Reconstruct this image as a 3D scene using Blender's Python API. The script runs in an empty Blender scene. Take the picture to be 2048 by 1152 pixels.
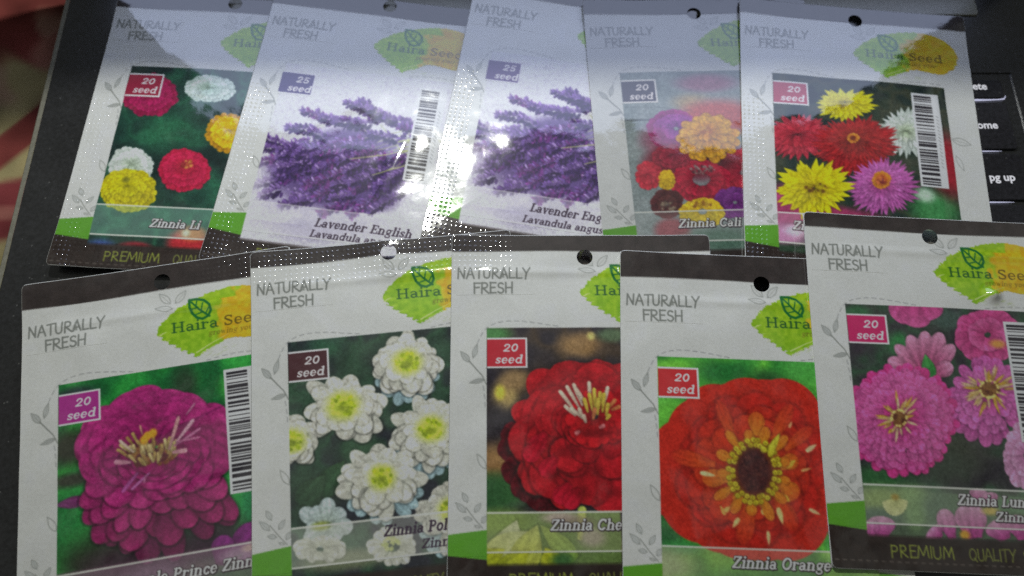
import bpy, math, random
import numpy as np

# ------------------------------------------------------------------ units: 1 blender unit = 100 mm
S = 0.01
sc = bpy.context.scene
sc.unit_settings.system = 'METRIC'
sc.unit_settings.scale_length = 0.1
col = sc.collection
rng = np.random.RandomState(7)

# ------------------------------------------------------------------ camera (hand held phone looking down)
FPX, HOR = 1500.0, 4200.0
AL = math.atan(FPX / HOR)
DIST = 258.0
CAM = np.array([0.0, -DIST * math.sin(AL), DIST * math.cos(AL)])
RX = np.array([1.0, 0, 0])
UX = np.array([0, math.cos(AL), math.sin(AL)])
FX = np.array([0, math.sin(AL), -math.cos(AL)])
cd = bpy.data.cameras.new('camera')
co = bpy.data.objects.new('camera', cd)
col.objects.link(co)
co.location = CAM * S
co.rotation_euler = (AL, 0, 0)
cd.lens = 36.0 * FPX / 2048.0
cd.sensor_width = 36.0
cd.clip_start = 0.05
cd.clip_end = 100.0
cd.dof.use_dof = True
cd.dof.focus_distance = 2.47
cd.dof.aperture_fstop = 0.72
sc.camera = co

# ------------------------------------------------------------------ world, lamp, exposure
w = bpy.data.worlds.new('World')
sc.world = w
w.use_nodes = True
bgn = w.node_tree.nodes['Background']
# the dim room overhead: uneven ceiling brightness that the glossy film picks up
_nt = w.node_tree
_tc = _nt.nodes.new('ShaderNodeTexCoord')
_nz = _nt.nodes.new('ShaderNodeTexNoise')
_nz.inputs['Scale'].default_value = 4.5
_nz.inputs['Detail'].default_value = 2.0
_rp = _nt.nodes.new('ShaderNodeValToRGB')
_rp.color_ramp.elements[0].position = 0.42
_rp.color_ramp.elements[0].color = (0.10, 0.11, 0.10, 1)
_rp.color_ramp.elements[1].position = 0.62
_rp.color_ramp.elements[1].color = (1.0, 1.03, 0.95, 1)
_nt.links.new(_tc.outputs['Generated'], _nz.inputs['Vector'])
_nt.links.new(_nz.outputs['Fac'], _rp.inputs[0])
_nt.links.new(_rp.outputs[0], bgn.inputs[0])
bgn.inputs[1].default_value = 0.13

LAMP_E, SCREEN_E = 130.0, 1.38


def ray(x, y):
    return FX * FPX + RX * (x - 1024.0) + UX * (576.0 - y)


def at(x, y, z=0.0):
    d = ray(x, y)
    k = (z - CAM[2]) / d[2]
    return CAM + d * k


hot = at(868, 270, 3.0)
dv = ray(868, 270)
dv = dv / np.linalg.norm(dv)
nn = np.array([0.025, -0.018, 1.0]); nn /= np.linalg.norm(nn)
rf = dv - 2 * dv.dot(nn) * nn
lp = hot + rf * 450.0
ld = bpy.data.lights.new('ceiling_lamp', 'AREA')
ld.shape = 'DISK'
ld.size = 0.135
ld.energy = LAMP_E
ld.color = (0.98, 1.0, 0.93)
lo = bpy.data.objects.new('ceiling_lamp', ld)
col.objects.link(lo)
lo.location = lp * S
from mathutils import Vector
lo.rotation_euler = Vector(rf).to_track_quat('Z', 'Y').to_euler()

sc.view_settings.view_transform = 'Standard'
sc.view_settings.look = 'None'
sc.view_settings.exposure = 0.0
sc.view_settings.gamma = 1.0
sc.view_settings.use_curve_mapping = False
sc.cycles.use_denoising = False
sc.cycles.max_bounces = 6
sc.cycles.sample_clamp_indirect = 6.0
sc.render.filter_size = 1.7


# ------------------------------------------------------------------ helpers
def s2l(c):
    c = np.asarray(c, dtype=np.float64) / 255.0
    return np.where(c <= 0.04045, c / 12.92, ((c + 0.055) / 1.055) ** 2.4)


def tag(o, label=None, cat=None, group=None, kind=None):
    if label: o['label'] = label
    if cat: o['category'] = cat
    if group: o['group'] = group
    if kind: o['kind'] = kind
    return o


def empty(name, loc):
    o = bpy.data.objects.new(name, None)
    o.empty_display_size = 0.1
    col.objects.link(o)
    o.location = loc
    return o


def sm(x, a, b):
    t = np.clip((x - a) / (b - a), 0, 1)
    return t * t * (3 - 2 * t)


class Nodes:
    def __init__(s, name):
        s.m = bpy.data.materials.new(name)
        s.m.use_nodes = True
        s.t = s.m.node_tree
        s.p = s.t.nodes['Principled BSDF']

    def n(s, typ, **kw):
        o = s.t.nodes.new(typ)
        for k, v in kw.items():
            setattr(o, k, v)
        return o

    def l(s, a, b):
        s.t.links.new(a, b)

    def math(s, op, a, b=None):
        o = s.n('ShaderNodeMath', operation=op)
        for i, v in enumerate((a, b)):
            if v is None: continue
            if isinstance(v, (int, float)): o.inputs[i].default_value = v
            else: s.l(v, o.inputs[i])
        return o.outputs[0]


def film_material(name, rough, coat, coat_rough, emboss, grain):
    """printed foil film: colour from the print, knurled seal margins as a procedural bump"""
    k = Nodes(name)
    a = k.n('ShaderNodeAttribute', attribute_name='Col')
    nz = k.n('ShaderNodeTexNoise')
    tc = k.n('ShaderNodeTexCoord')
    k.l(tc.outputs['Object'], nz.inputs['Vector'])
    nz.inputs['Scale'].default_value = 130.0
    nz.inputs['Detail'].default_value = 2.0
    mx = k.n('ShaderNodeMix', data_type='RGBA', blend_type='MULTIPLY')
    mr = k.n('ShaderNodeMapRange')
    k.l(nz.outputs['Fac'], mr.inputs[0])
    mr.inputs[1].default_value = 0.25; mr.inputs[2].default_value = 0.75
    mr.inputs[3].default_value = 1.0 - grain; mr.inputs[4].default_value = 1.0 + grain
    mx.inputs[0].default_value = 1.0
    k.l(a.outputs['Color'], mx.inputs[6])
    k.l(mr.outputs[0], mx.inputs[7])
    k.l(mx.outputs[2], k.p.inputs['Base Color'])
    k.p.inputs['Roughness'].default_value = rough
    k.p.inputs['Specular IOR Level'].default_value = .2
    k.p.inputs['Coat Weight'].default_value = coat
    k.p.inputs['Coat Roughness'].default_value = coat_rough
    k.p.inputs['Coat IOR'].default_value = 2.15
    pm = k.n('ShaderNodeAttribute', attribute_name='pm')
    sp = k.n('ShaderNodeSeparateXYZ')
    k.l(pm.outputs['Vector'], sp.inputs[0])
    kk = math.pi / 1.75
    u, v, e = sp.outputs[0], sp.outputs[1], sp.outputs[2]
    s1 = k.math('SINE', k.math('MULTIPLY', k.math('ADD', u, v), kk))
    s2 = k.math('SINE', k.math('MULTIPLY', k.math('SUBTRACT', u, v), kk))
    h = k.math('POWER', k.math('MAXIMUM', k.math('MULTIPLY', s1, s2), 0.0), 2.5)
    # uneven pressing of the seal
    n2 = k.n('ShaderNodeTexNoise')
    k.l(tc.outputs['Object'], n2.inputs['Vector'])
    n2.inputs['Scale'].default_value = 26.0
    n2.inputs['Detail'].default_value = 3.0
    n2.inputs['Roughness'].default_value = .65
    pr = k.n('ShaderNodeMapRange')
    k.l(n2.outputs['Fac'], pr.inputs[0])
    pr.inputs[1].default_value = 0.40; pr.inputs[2].default_value = 0.66
    pr.inputs[3].default_value = 0.05; pr.inputs[4].default_value = 1.3
    h = k.math('MULTIPLY', k.math('MULTIPLY', h, e), pr.outputs[0])
    # fine film crinkle
    n3 = k.n('ShaderNodeTexNoise')
    k.l(tc.outputs['Object'], n3.inputs['Vector'])
    n3.inputs['Scale'].default_value = 24.0
    n3.inputs['Detail'].default_value = 4.0
    h = k.math('ADD', h, k.math('MULTIPLY', n3.outputs['Fac'], 0.09))
    n5 = k.n('ShaderNodeTexNoise')
    k.l(tc.outputs['Object'], n5.inputs['Vector'])
    n5.inputs['Scale'].default_value = 5.5
    n5.inputs['Detail'].default_value = 2.0
    h = k.math('ADD', h, k.math('MULTIPLY', n5.outputs['Fac'], 1.1))
    for sock, amp in (('Coat Normal', emboss), ('Normal', emboss * .12)):
        b = k.n('ShaderNodeBump')
        b.inputs['Strength'].default_value = 1.0
        b.inputs['Distance'].default_value = amp * S
        k.l(h, b.inputs['Height'])
        k.l(b.outputs[0], k.p.inputs[sock])
    return k.m


FILM = film_material('printed_foil_film', 0.50, 1.0, 0.072, 0.42, 0.06)
BACK = Nodes('foil_edge')
BACK.p.inputs['Base Color'].default_value = (0.62, 0.62, 0.60, 1)
BACK.p.inputs['Roughness'].default_value = 0.35
BACK = BACK.m


def mesh_from(name, verts, faces, mat, parent=None, cols=None, pm=None, smooth=True, loc=None):
    verts = np.asarray(verts, dtype=np.float32)
    faces = np.asarray(faces, dtype=np.int32)
    me = bpy.data.meshes.new(name)
    nf, k = faces.shape
    me.vertices.add(len(verts)); me.vertices.foreach_set('co', verts.ravel())
    me.loops.add(nf * k); me.loops.foreach_set('vertex_index', faces.ravel())
    me.polygons.add(nf)
    me.polygons.foreach_set('loop_start', np.arange(0, nf * k, k, dtype=np.int32))
    me.polygons.foreach_set('use_smooth', np.full(nf, smooth, dtype=bool))
    if cols is not None:
        a = me.attributes.new('Col', 'FLOAT_COLOR', 'POINT')
        c = np.ones((len(verts), 4), dtype=np.float32); c[:, :3] = cols
        a.data.foreach_set('color', c.ravel())
    if pm is not None:
        a = me.attributes.new('pm', 'FLOAT_VECTOR', 'POINT')
        a.data.foreach_set('vector', np.asarray(pm, dtype=np.float32).ravel())
    me.update(calc_edges=True)
    me.validate()
    me.materials.append(mat)
    o = bpy.data.objects.new(name, me)
    col.objects.link(o)
    if parent is not None:
        o.parent = parent
    if loc is not None:
        o.location = loc
    return o


# ------------------------------------------------------------------ painting of the printed artwork (in mm on the packet)
RES = 8
SOFT = [.45, .5]      # how strongly neighbouring printed petals are set off from each other


def vnoise(h, w_, cell, seed):
    r = np.random.RandomState(seed)
    gy, gx = int(h / cell) + 3, int(w_ / cell) + 3
    g = r.rand(gy, gx).astype(np.float32)
    y = np.arange(h) / cell; x = np.arange(w_) / cell
    y0 = y.astype(int); x0 = x.astype(int)
    fy = (y - y0); fx = (x - x0)
    fy = (fy * fy * (3 - 2 * fy))[:, None]; fx = (fx * fx * (3 - 2 * fx))[None]
    a = g[y0][:, x0]; b = g[y0][:, x0 + 1]; c = g[y0 + 1][:, x0]; d = g[y0 + 1][:, x0 + 1]
    return (a * (1 - fx) + b * fx) * (1 - fy) + (c * (1 - fx) + d * fx) * fy


class Canvas:
    def __init__(s, u0, u1, v0, v1, base):
        s.u0, s.v0 = u0, v0
        s.w = int((u1 - u0) * RES) + 1; s.h = int((v1 - v0) * RES) + 1
        s.a = np.empty((s.h, s.w, 3), dtype=np.float32)
        s.a[:] = np.array(base, dtype=np.float32)
        s.P = None

    def box(s, a, b, c, d):
        x0 = max(0, int((a - s.u0) * RES)); x1 = min(s.w, int((b - s.u0) * RES) + 2)
        y0 = max(0, int((c - s.v0) * RES)); y1 = min(s.h, int((d - s.v0) * RES) + 2)
        if x1 <= x0 or y1 <= y0: return None
        U = s.u0 + np.arange(x0, x1) / RES; V = s.v0 + np.arange(y0, y1) / RES
        return (slice(y0, y1), slice(x0, x1)), U[None, :], V[:, None]

    def put(s, sl, m, c, alpha=1.0):
        m = (np.asarray(m, dtype=np.float32) * alpha)[..., None]
        c = np.asarray(c, dtype=np.float32)
        s.a[sl] = s.a[sl] * (1 - m) + c * m

    def rect(s, a, b, c, d, color, alpha=1.0, soft=0.06):
        r = s.box(a - soft, b + soft, c - soft, d + soft)
        if r is None: return
        sl, U, V = r
        m = np.clip((U - a) / soft + .5, 0, 1) * np.clip((b - U) / soft + .5, 0, 1) * np.clip((V - c) / soft + .5, 0, 1) * np.clip((d - V) / soft + .5, 0, 1)
        s.put(sl, m, color, alpha)

    def blob(s, c, rx, ry, color, soft=0.5, alpha=1.0, rot=0.0):
        R = max(rx, ry) * (1 + soft)
        r = s.box(c[0] - R, c[0] + R, c[1] - R, c[1] + R)
        if r is None: return
        sl, U, V = r
        du = (U - c[0]); dv_ = (V - c[1])
        cr, sr = math.cos(rot), math.sin(rot)
        q = np.sqrt(((du * cr + dv_ * sr) / rx) ** 2 + ((-du * sr + dv_ * cr) / ry) ** 2)
        s.put(sl, 1 - sm(q, 1 - soft, 1 + soft), color, alpha)

    def poly(s, pts, color, alpha=1.0):
        pts = np.asarray(pts, dtype=np.float64)
        r = s.box(pts[:, 0].min(), pts[:, 0].max(), pts[:, 1].min(), pts[:, 1].max())
        if r is None: return
        sl, U, V = r
        U, V = np.broadcast_arrays(U, V)
        s.put(sl, inpoly(pts, U, V), color, alpha)

    def stroke(s, pts, w0, w1, color, alpha=1.0):
        """tapered round stroke through the points, radii w0 -> w1"""
        pts = [np.asarray(p, dtype=np.float64) for p in pts]
        n = len(pts) - 1
        P_ = np.array(pts)
        R = max(w0, w1)
        r = s.box(P_[:, 0].min() - R, P_[:, 0].max() + R, P_[:, 1].min() - R, P_[:, 1].max() + R)
        if r is None: return
        sl, U, V = r
        m = np.zeros((U.shape[1] * 0 + V.shape[0], U.shape[1]), dtype=np.float32)
        for i in range(n):
            a, b = pts[i], pts[i + 1]
            d = b - a; L = d.dot(d) + 1e-9
            t = np.clip(((U - a[0]) * d[0] + (V - a[1]) * d[1]) / L, 0, 1)
            dist = np.sqrt((U - a[0] - t * d[0]) ** 2 + (V - a[1] - t * d[1]) ** 2)
            rr = w0 + (w1 - w0) * (i + t) / n
            m = np.maximum(m, np.clip((rr - dist) * RES + .5, 0, 1))
        s.put(sl, m, color, alpha)

    def petal(s, b, t, wd, cb, ct, kind='round', shade=0.35, shadow=0.35, streak=0.06, rim=0.0):
        b = np.asarray(b, float); t = np.asarray(t, float)
        d = t - b; L = math.hypot(*d)
        if L < 1e-3: return
        d /= L
        R = wd * 1.4
        r = s.box(min(b[0], t[0]) - R, max(b[0], t[0]) + R, min(b[1], t[1]) - R, max(b[1], t[1]) + R)
        if r is None: return
        sl, U, V = r
        q = ((U - b[0]) * d[0] + (V - b[1]) * d[1]) / L
        x = (-(U - b[0]) * d[1] + (V - b[1]) * d[0])

        def prof(q):
            qq = np.clip(q, 0, 1)
            if kind == 'round':
                return wd * np.where(qq > .6, np.sqrt(np.clip(1 - ((qq - .6) / .4) ** 2, 0, 1)), .42 + .58 * sm(qq, 0, .6))
            if kind == 'point':
                return wd * np.clip(np.sin(np.pi * np.clip(.12 + .88 * qq, 0, 1) ** .8), 0, 1)
            if kind == 'ell':
                return wd * np.sqrt(np.clip(1 - (2 * qq - 1) ** 2, 0, 1))
            return wd * np.where(qq > .88, np.sqrt(np.clip(1 - ((qq - .88) / .12) ** 2, 0, 1)), .6 + .4 * sm(qq, 0, .6))
        ax = np.abs(x)
        shadow *= SOFT[0]; shade *= SOFT[1]
        if shadow:
            q2 = (q - .5) / 1.10 + .5
            p2 = prof(q2) * 1.25 + .15
            ms = (1 - sm(ax / np.maximum(p2, 1e-4), .75, 1.0)) * (q2 > 0) * (q2 < 1)
            s.a[sl] *= (1 - shadow * ms[..., None].astype(np.float32))
        p = prof(q)
        m = np.clip((p - ax) * RES + .5, 0, 1) * (q > 0) * (q < 1)
        z = np.clip(ax / np.maximum(p, 1e-4), 0, 1)
        ph = rng.rand() * 6
        f = (1 - shade * z ** 2.2) * (1 + streak * np.sin(x / max(wd, .2) * 9 + ph)) * (1 + rim * sm(q, .8, 1.0))
        qc = np.clip(q, 0, 1)[..., None]
        c = (np.asarray(cb, float) * (1 - qc) + np.asarray(ct, float) * qc) * f[..., None]
        s.put(sl, m, np.clip(c, 0, 250))


def inpoly(pts, U, V):
    ins = np.zeros(U.shape, dtype=bool)
    n = len(pts)
    for i in range(n):
        x0, y0 = pts[i]; x1, y1 = pts[(i + 1) % n]
        if y0 == y1: continue
        c = ((y0 > V) != (y1 > V)) & (U < (x1 - x0) * (V - y0) / (y1 - y0) + x0)
        ins ^= c
    return ins


# ---- lettering: glyphs as strokes (cap height 1, y up)
def arc(cx, cy, rx, ry, a0, a1, n=10):
    return [(cx + rx * math.cos(math.radians(a0 + (a1 - a0) * i / n)), cy + ry * math.sin(math.radians(a0 + (a1 - a0) * i / n))) for i in range(n + 1)]


TK, TN = .095, .048      # half widths: thick, thin


def se(x, y, w_=.15):      # serif
    return ([(x - w_, y), (x + w_, y)], TN)


SERIF = {
    'Z': (.80, [([(.12, .95), (.68, .95)], TN * 1.3), ([(.66, .93), (.12, .06)], TK), ([(.08, .05), (.70, .05)], TN * 1.3), ([(.12, .95), (.10, .70)], TN), ([(.70, .05), (.74, .30)], TN)]),
    'i': (.40, [([(.20, .05), (.20, .64)], TK), se(.20, .04), ([(.04, .63), (.2, .63)], TN), ([(.20, .93), (.201, .93)], TK * 1.15)]),
    'n': (.80, [([(.18, .05), (.18, .64)], TK), se(.18, .04), ([(.03, .63), (.18, .63)], TN), (arc(.38, .42, .20, .22, 170, 20), TN * 1.2), ([(.58, .48), (.58, .05)], TK), se(.58, .04)]),
    'a': (.68, [(arc(.28, .45, .19, .19, 160, 0), TN * 1.1), ([(.47, .48), (.47, .10)], TK), ([(.47, .06), (.62, .04)], TN), (arc(.29, .20, .19, .16, 80, 280), TK * .8), ([(.29, .36), (.47, .38)], TN), ([(.29, .04), (.47, .14)], TN)]),
    'L': (.74, [([(.22, .05), (.22, .95)], TK), se(.22, .95, .17), ([(.05, .04), (.66, .04)], TN), ([(.66, .04), (.69, .30)], TN)]),
    'v': (.70, [([(.15, .63), (.35, .05)], TK), ([(.35, .05), (.55, .63)], TN), se(.14, .63, .12), se(.55, .63, .10)]),
    'e': (.64, [([(.10, .35), (.52, .35)], TN), (arc(.31, .34, .21, .31, 2, 150), TN * 1.2), (arc(.31, .34, .22, .31, 130, 260), TK * .9), (arc(.31, .34, .22, .30, 255, 325), TN)]),
    'd': (.76, [([(.56, .05), (.56, .98)], TK), ([(.40, .97), (.56, .97)], TN), ([(.56, .04), (.72, .04)], TN), (arc(.34, .34, .23, .30, 60, 300), TK * .8), ([(.46, .60), (.56, .50)], TN), ([(.46, .08), (.56, .18)], TN)]),
    'r': (.60, [([(.18, .05), (.18, .64)], TK), se(.18, .04, .16), ([(.03, .63), (.18, .63)], TN), (arc(.38, .40, .20, .22, 170, 70), TN * 1.1), ([(.50, .56), (.501, .56)], TK)]),
    'E': (.82, [([(.22, .05), (.22, .95)], TK), ([(.05, .95), (.70, .95)], TN), ([(.05, .05), (.72, .05)], TN), ([(.22, .52), (.52, .52)], TN), ([(.70, .95), (.69, .74)], TN), ([(.72, .05), (.74, .28)], TN), ([(.52, .42), (.52, .62)], TN)]),
    'g': (.70, [(arc(.32, .43, .20, .21, 0, 360, 14), TK * .7), ([(.50, .60), (.66, .63)], TN), ([(.20, .24), (.18, .10), (.50, .08)], TN * 1.2), (arc(.34, -.10, .24, .16, 50, -200, 12), TN * 1.2)]),
    'l': (.40, [([(.20, .05), (.20, .98)], TK), se(.20, .04), ([(.04, .97), (.2, .97)], TN)]),
    's': (.58, [(arc(.29, .49, .17, .15, 30, 180), TN * 1.2), ([(.13, .47), (.28, .35), (.44, .22)], TK * .9), (arc(.28, .19, .18, .15, 0, -160), TN * 1.2), ([(.46, .62), (.45, .48)], TN), ([(.10, .06), (.10, .20)], TN)]),
    'h': (.80, [([(.18, .05), (.18, .98)], TK), se(.18, .04), ([(.03, .97), (.18, .97)], TN), (arc(.38, .42, .20, .22, 170, 20), TN * 1.2), ([(.58, .48), (.58, .05)], TK), se(.58, .04)]),
    'u': (.78, [([(.18, .63), (.18, .25)], TK), ([(.03, .63), (.18, .63)], TN), (arc(.36, .26, .18, .22, 190, 340), TN * 1.2), ([(.58, .63), (.58, .06)], TK), ([(.44, .63), (.58, .63)], TN), ([(.58, .04), (.73, .04)], TN)]),
    'P': (.80, [([(.22, .05), (.22, .95)], TK), se(.22, .04, .18), ([(.05, .95), (.42, .95)], TN), (arc(.42, .72, .23, .23, 90, -90), TK * .8), ([(.42, .49), (.22, .49)], TN)]),
    'o': (.70, [(arc(.34, .34, .23, .30, 60, 240), TK * .85), (arc(.34, .34, .23, .30, 240, 420), TK * .85)]),
    'c': (.62, [(arc(.33, .34, .22, .30, 40, 320), TK * .8), ([(.50, .52), (.501, .52)], TK)]),
    'C': (.84, [(arc(.44, .50, .33, .45, 45, 315, 16), TK * .9), ([(.70, .95), (.69, .70)], TN)]),
    'O': (.90, [(arc(.44, .50, .34, .45, 0, 360, 20), TK * .9)]),
    'p': (.76, [([(.20, .62), (.20, -.28)], TK), se(.20, -.29), ([(.04, .63), (.2, .63)], TN), (arc(.40, .34, .23, .30, 130, -130), TK * .8)]),
    'S': (.70, [(arc(.34, .72, .22, .22, 20, 190), TN * 1.5), ([(.13, .68), (.34, .52), (.54, .34)], TK), (arc(.33, .27, .23, .23, 20, -160), TN * 1.5), ([(.56, .96), (.56, .74)], TN), ([(.10, .04), (.10, .28)], TN)]),
    'H': (1.0, [([(.20, .05), (.20, .95)], TK), ([(.76, .05), (.76, .95)], TK), ([(.2, .5), (.76, .5)], TN), se(.2, .95, .16), se(.2, .04, .16), se(.76, .95, .16), se(.76, .04, .16)]),
    'w': (.95, [([(.12, .63), (.30, .05)], TK), ([(.30, .05), (.47, .60)], TN), ([(.45, .63), (.63, .05)], TK), ([(.63, .05), (.80, .63)], TN), se(.12, .63, .1)]),
    'y': (.70, [([(.15, .63), (.36, .05)], TK), ([(.56, .63), (.30, -.12), (.16, -.28)], TN), se(.14, .63, .12), se(.55, .63, .1)]),
    't': (.46, [([(.22, .92), (.22, .14)], TK), ([(.04, .63), (.40, .63)], TN), (arc(.32, .15, .10, .11, 180, 320), TN)]),
    '2': (.66, [(arc(.31, .70, .21, .24, 165, -20), TN * 1.6), ([(.50, .64), (.36, .38), (.10, .08)], TK * .8), ([(.08, .06), (.56, .06)], TK * .75), ([(.12, .72), (.121, .72)], TK)]),
    '0': (.68, [(arc(.33, .50, .22, .44, 0, 360, 20), TK * .9)]),
    '5': (.66, [([(.16, .94), (.52, .92)], TK * .7), ([(.16, .92), (.13, .52)], TN), (arc(.30, .30, .22, .26, 130, -150), TK * .8)]),
    "'": (.2, []), ' ': (.40, []),
}
BR = .074
HAND = {
    'N': (.70, [([(.04, 0), (.08, 1)], BR), ([(.08, 1), (.50, .05)], BR), ([(.50, .05), (.56, 1.02)], BR)]),
    'A': (.70, [([(.02, 0), (.30, 1)], BR), ([(.30, 1), (.58, 0)], BR), ([(.14, .36), (.48, .36)], BR * .8)]),
    'T': (.62, [([(.0, .95), (.58, 1.0)], BR), ([(.29, .97), (.27, 0)], BR)]),
    'U': (.66, [([(.05, 1), (.06, .30)] + arc(.28, .28, .22, .27, 180, 360, 8) + [(.52, 1)], BR)]),
    'R': (.64, [([(.06, 0), (.08, 1)], BR), ([(.08, .98)] + arc(.26, .74, .20, .24, 80, -80, 8) + [(.10, .50), (.56, 0)], BR)]),
    'L': (.54, [([(.06, 1), (.05, .03), (.46, .04)], BR)]),
    'Y': (.62, [([(.02, 1), (.28, .48)], BR), ([(.56, 1.02), (.28, .48), (.20, -.05)], BR)]),
    'F': (.58, [([(.07, 0), (.05, 1)], BR), ([(.05, .97), (.50, .97)], BR), ([(.06, .55), (.42, .57)], BR)]),
    'E': (.58, [([(.07, 0), (.05, 1)], BR), ([(.05, .97), (.48, .97)], BR), ([(.06, .53), (.40, .54)], BR), ([(.06, .03), (.50, .03)], BR)]),
    'S': (.58, [(arc(.28, .74, .20, .23, 35, 230, 8) + arc(.26, .27, .22, .25, 60, -150, 9), BR)]),
    'H': (.66, [([(.06, 0), (.06, 1)], BR), ([(.52, 0), (.54, 1.02)], BR), ([(.06, .5), (.54, .52)], BR)]),
    'K': (.62, [([(.07, 0), (.05, 1)], BR), ([(.48, .62), (.10, .38)], BR), ([(.12, .40), (.54, 0)], BR)]),
    'P': (.60, [([(.06, -.05), (.06, 1)], BR), ([(.06, .98)] + arc(.24, .74, .20, .24, 80, -80, 8) + [(.08, .48)], BR)]),
    'M': (.80, [([(.02, 0), (.12, 1)], BR), ([(.12, 1), (.36, .25)], BR), ([(.36, .25), (.60, 1)], BR), ([(.60, 1), (.70, 0)], BR)]),
    'I': (.24, [([(.08, 0), (.08, 1)], BR)]),
    'Q': (.74, [(arc(.34, .5, .28, .47, 0, 360, 14), BR), ([(.42, .22), (.66, -.08)], BR)]),
    'D': (.66, [([(.07, 0), (.06, 1)], BR), ([(.06, .98)] + arc(.14, .5, .40, .48, 80, -80, 10) + [(.07, .02)], BR)]),
    ' ': (.55, []),
}


def text_width(txt, font, sx):
    return sum(font[c][0] for c in txt) * sx


def text(cv, txt, u, v, cap, width, font, color, slant=0.0, bold=1.0, outline=None, alpha=1.0, jit=0.0):
    """baseline starts at (u, v); the line is squeezed or stretched to the given width (mm)"""
    sx = width / sum(font[c][0] for c in txt)
    for pas in ((0, 1) if outline is not None else (1,)):
        x = u
        r = random.Random(5)
        for c in txt:
            adv, st = font[c]
            for pts, hw in st:
                q = []
                jx, jy = (r.random() - .5) * jit, (r.random() - .5) * jit
                for (px, py) in pts:
                    q.append((x + px * sx + slant * py * cap + jx, v - py * cap + jy))
                ww = hw * cap * bold
                if pas == 0:
                    cv.stroke([(a + .10, b + .12) for a, b in q], ww + .30, ww + .30, outline, .85)
                else:
                    cv.stroke(q, ww, ww, color, alpha)
            x += adv * sx


# ---- generic printed flowers; all offsets are measured on the flower, then laid on the print
class Pic:
    """a local frame on the printed picture: centre c and the two local axes (mm per photo unit)"""

    def __init__(s, cv, c):
        s.cv = cv
        P = cv.P
        s.o = np.array(P(*c))
        s.jx = (np.array(P(c[0] + 20, c[1])) - s.o) / 20
        s.jy = (np.array(P(c[0], c[1] + 20)) - s.o) / 20
        s.k = (math.hypot(*s.jx) + math.hypot(*s.jy)) / 2

    def at(s, dx, dy):
        return s.o + s.jx * dx + s.jy * dy


def zinnia(cv, c, rx, ry, rings, jit=0.12, kind='round', off=(0, 0), shade=.3, shadow=.35, a0=0.0, a1=360.0, cj=.08, streak=.06):
    """rings: outer to inner (r0, r1, n, width, base colour, tip colour)"""
    f = Pic(cv, c)
    for ri, (r0, r1, n, wd, cb, ct) in enumerate(rings):
        ph = rng.rand() * 6.28
        order = list(range(n)); rng.shuffle(order)
        # the petals at the back are laid first
        order.sort(key=lambda i: math.sin(ph + i * 6.2832 / n))
        for i in order:
            a = ph + (i + (rng.rand() - .5) * jit * 4) * 6.2832 / n
            deg = math.degrees(a) % 360
            if not (a0 <= deg <= a1): continue
            rr = r1 * (1 + (rng.rand() - .5) * jit)
            ox, oy = off[0] * (1 - r1), off[1] * (1 - r1)
            b = f.at(ox + math.cos(a) * rx * r0, oy + math.sin(a) * ry * r0)
            t = f.at(ox + math.cos(a) * rx * rr, oy + math.sin(a) * ry * rr)
            m = 1 + (rng.rand() - .5) * 2 * cj
            sq = abs(math.sin(a))
            lo_ = .35 + .75 * float(sm(math.sin(a), -.5, .7))
            ww = wd * (1 + (rng.rand() - .5) * jit * 1.6)
            cv.petal(b, t, ww * f.k * (1 + (rx / ry - 1) * .35 * sq if rx > ry else 1), np.array(cb) * m, np.array(ct) * m, kind, shade * lo_, shadow * lo_, streak)


def specks(cv, c, rx, ry, n, r, cols, soft=.35):
    f = Pic(cv, c)
    for i in range(n):
        a = rng.rand() * 6.2832; q = math.sqrt(rng.rand())
        p = f.at(math.cos(a) * rx * q, math.sin(a) * ry * q)
        k = r * f.k * (.6 + .8 * rng.rand())
        cv.blob(p, k, k, cols[rng.randint(len(cols))], soft)


def pxpoly(cv, pts, color, alpha=1.0):
    cv.poly([cv.P(*p) for p in pts], color, alpha)


def pxblob(cv, c, rx, ry, color, soft=.5, alpha=1.0):
    f = Pic(cv, c)
    cv.blob(f.o, rx * f.k, ry * f.k, color, soft, alpha)


def pxstroke(cv, pts, w0, w1, color, alpha=1.0):
    f = Pic(cv, pts[0])
    cv.stroke([cv.P(*p) for p in pts], w0 * f.k, w1 * f.k, color, alpha)


def pxpetal(cv, b, t, wd, cb, ct, kind='round', shade=.3, shadow=.35, streak=.06):
    f = Pic(cv, b)
    cv.petal(f.o, cv.P(*t), wd * f.k, cb, ct, kind, shade, shadow, streak)


def mottled(cv, rect, cols, cell, seed):
    a, b, c, d = rect
    r = cv.box(a, b, c, d)
    sl, U, V = r
    h, w_ = V.shape[0], U.shape[1]
    n1 = vnoise(h, w_, cell * RES, seed) * .65 + vnoise(h, w_, cell * RES * .4, seed + 1) * .35
    n1 = np.clip((n1 - .25) / .5, 0, 1) * (len(cols) - 1)
    i0 = np.minimum(n1.astype(int), len(cols) - 2); fr = (n1 - i0)[..., None]
    cc = np.array(cols, dtype=np.float32)
    cv.a[sl] = cc[i0] * (1 - fr) + cc[i0 + 1] * fr


PIC = (11.8, 77.0, 27.0, 101.0)     # the printed picture on the packet (u0, u1, v0, v1)


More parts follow.
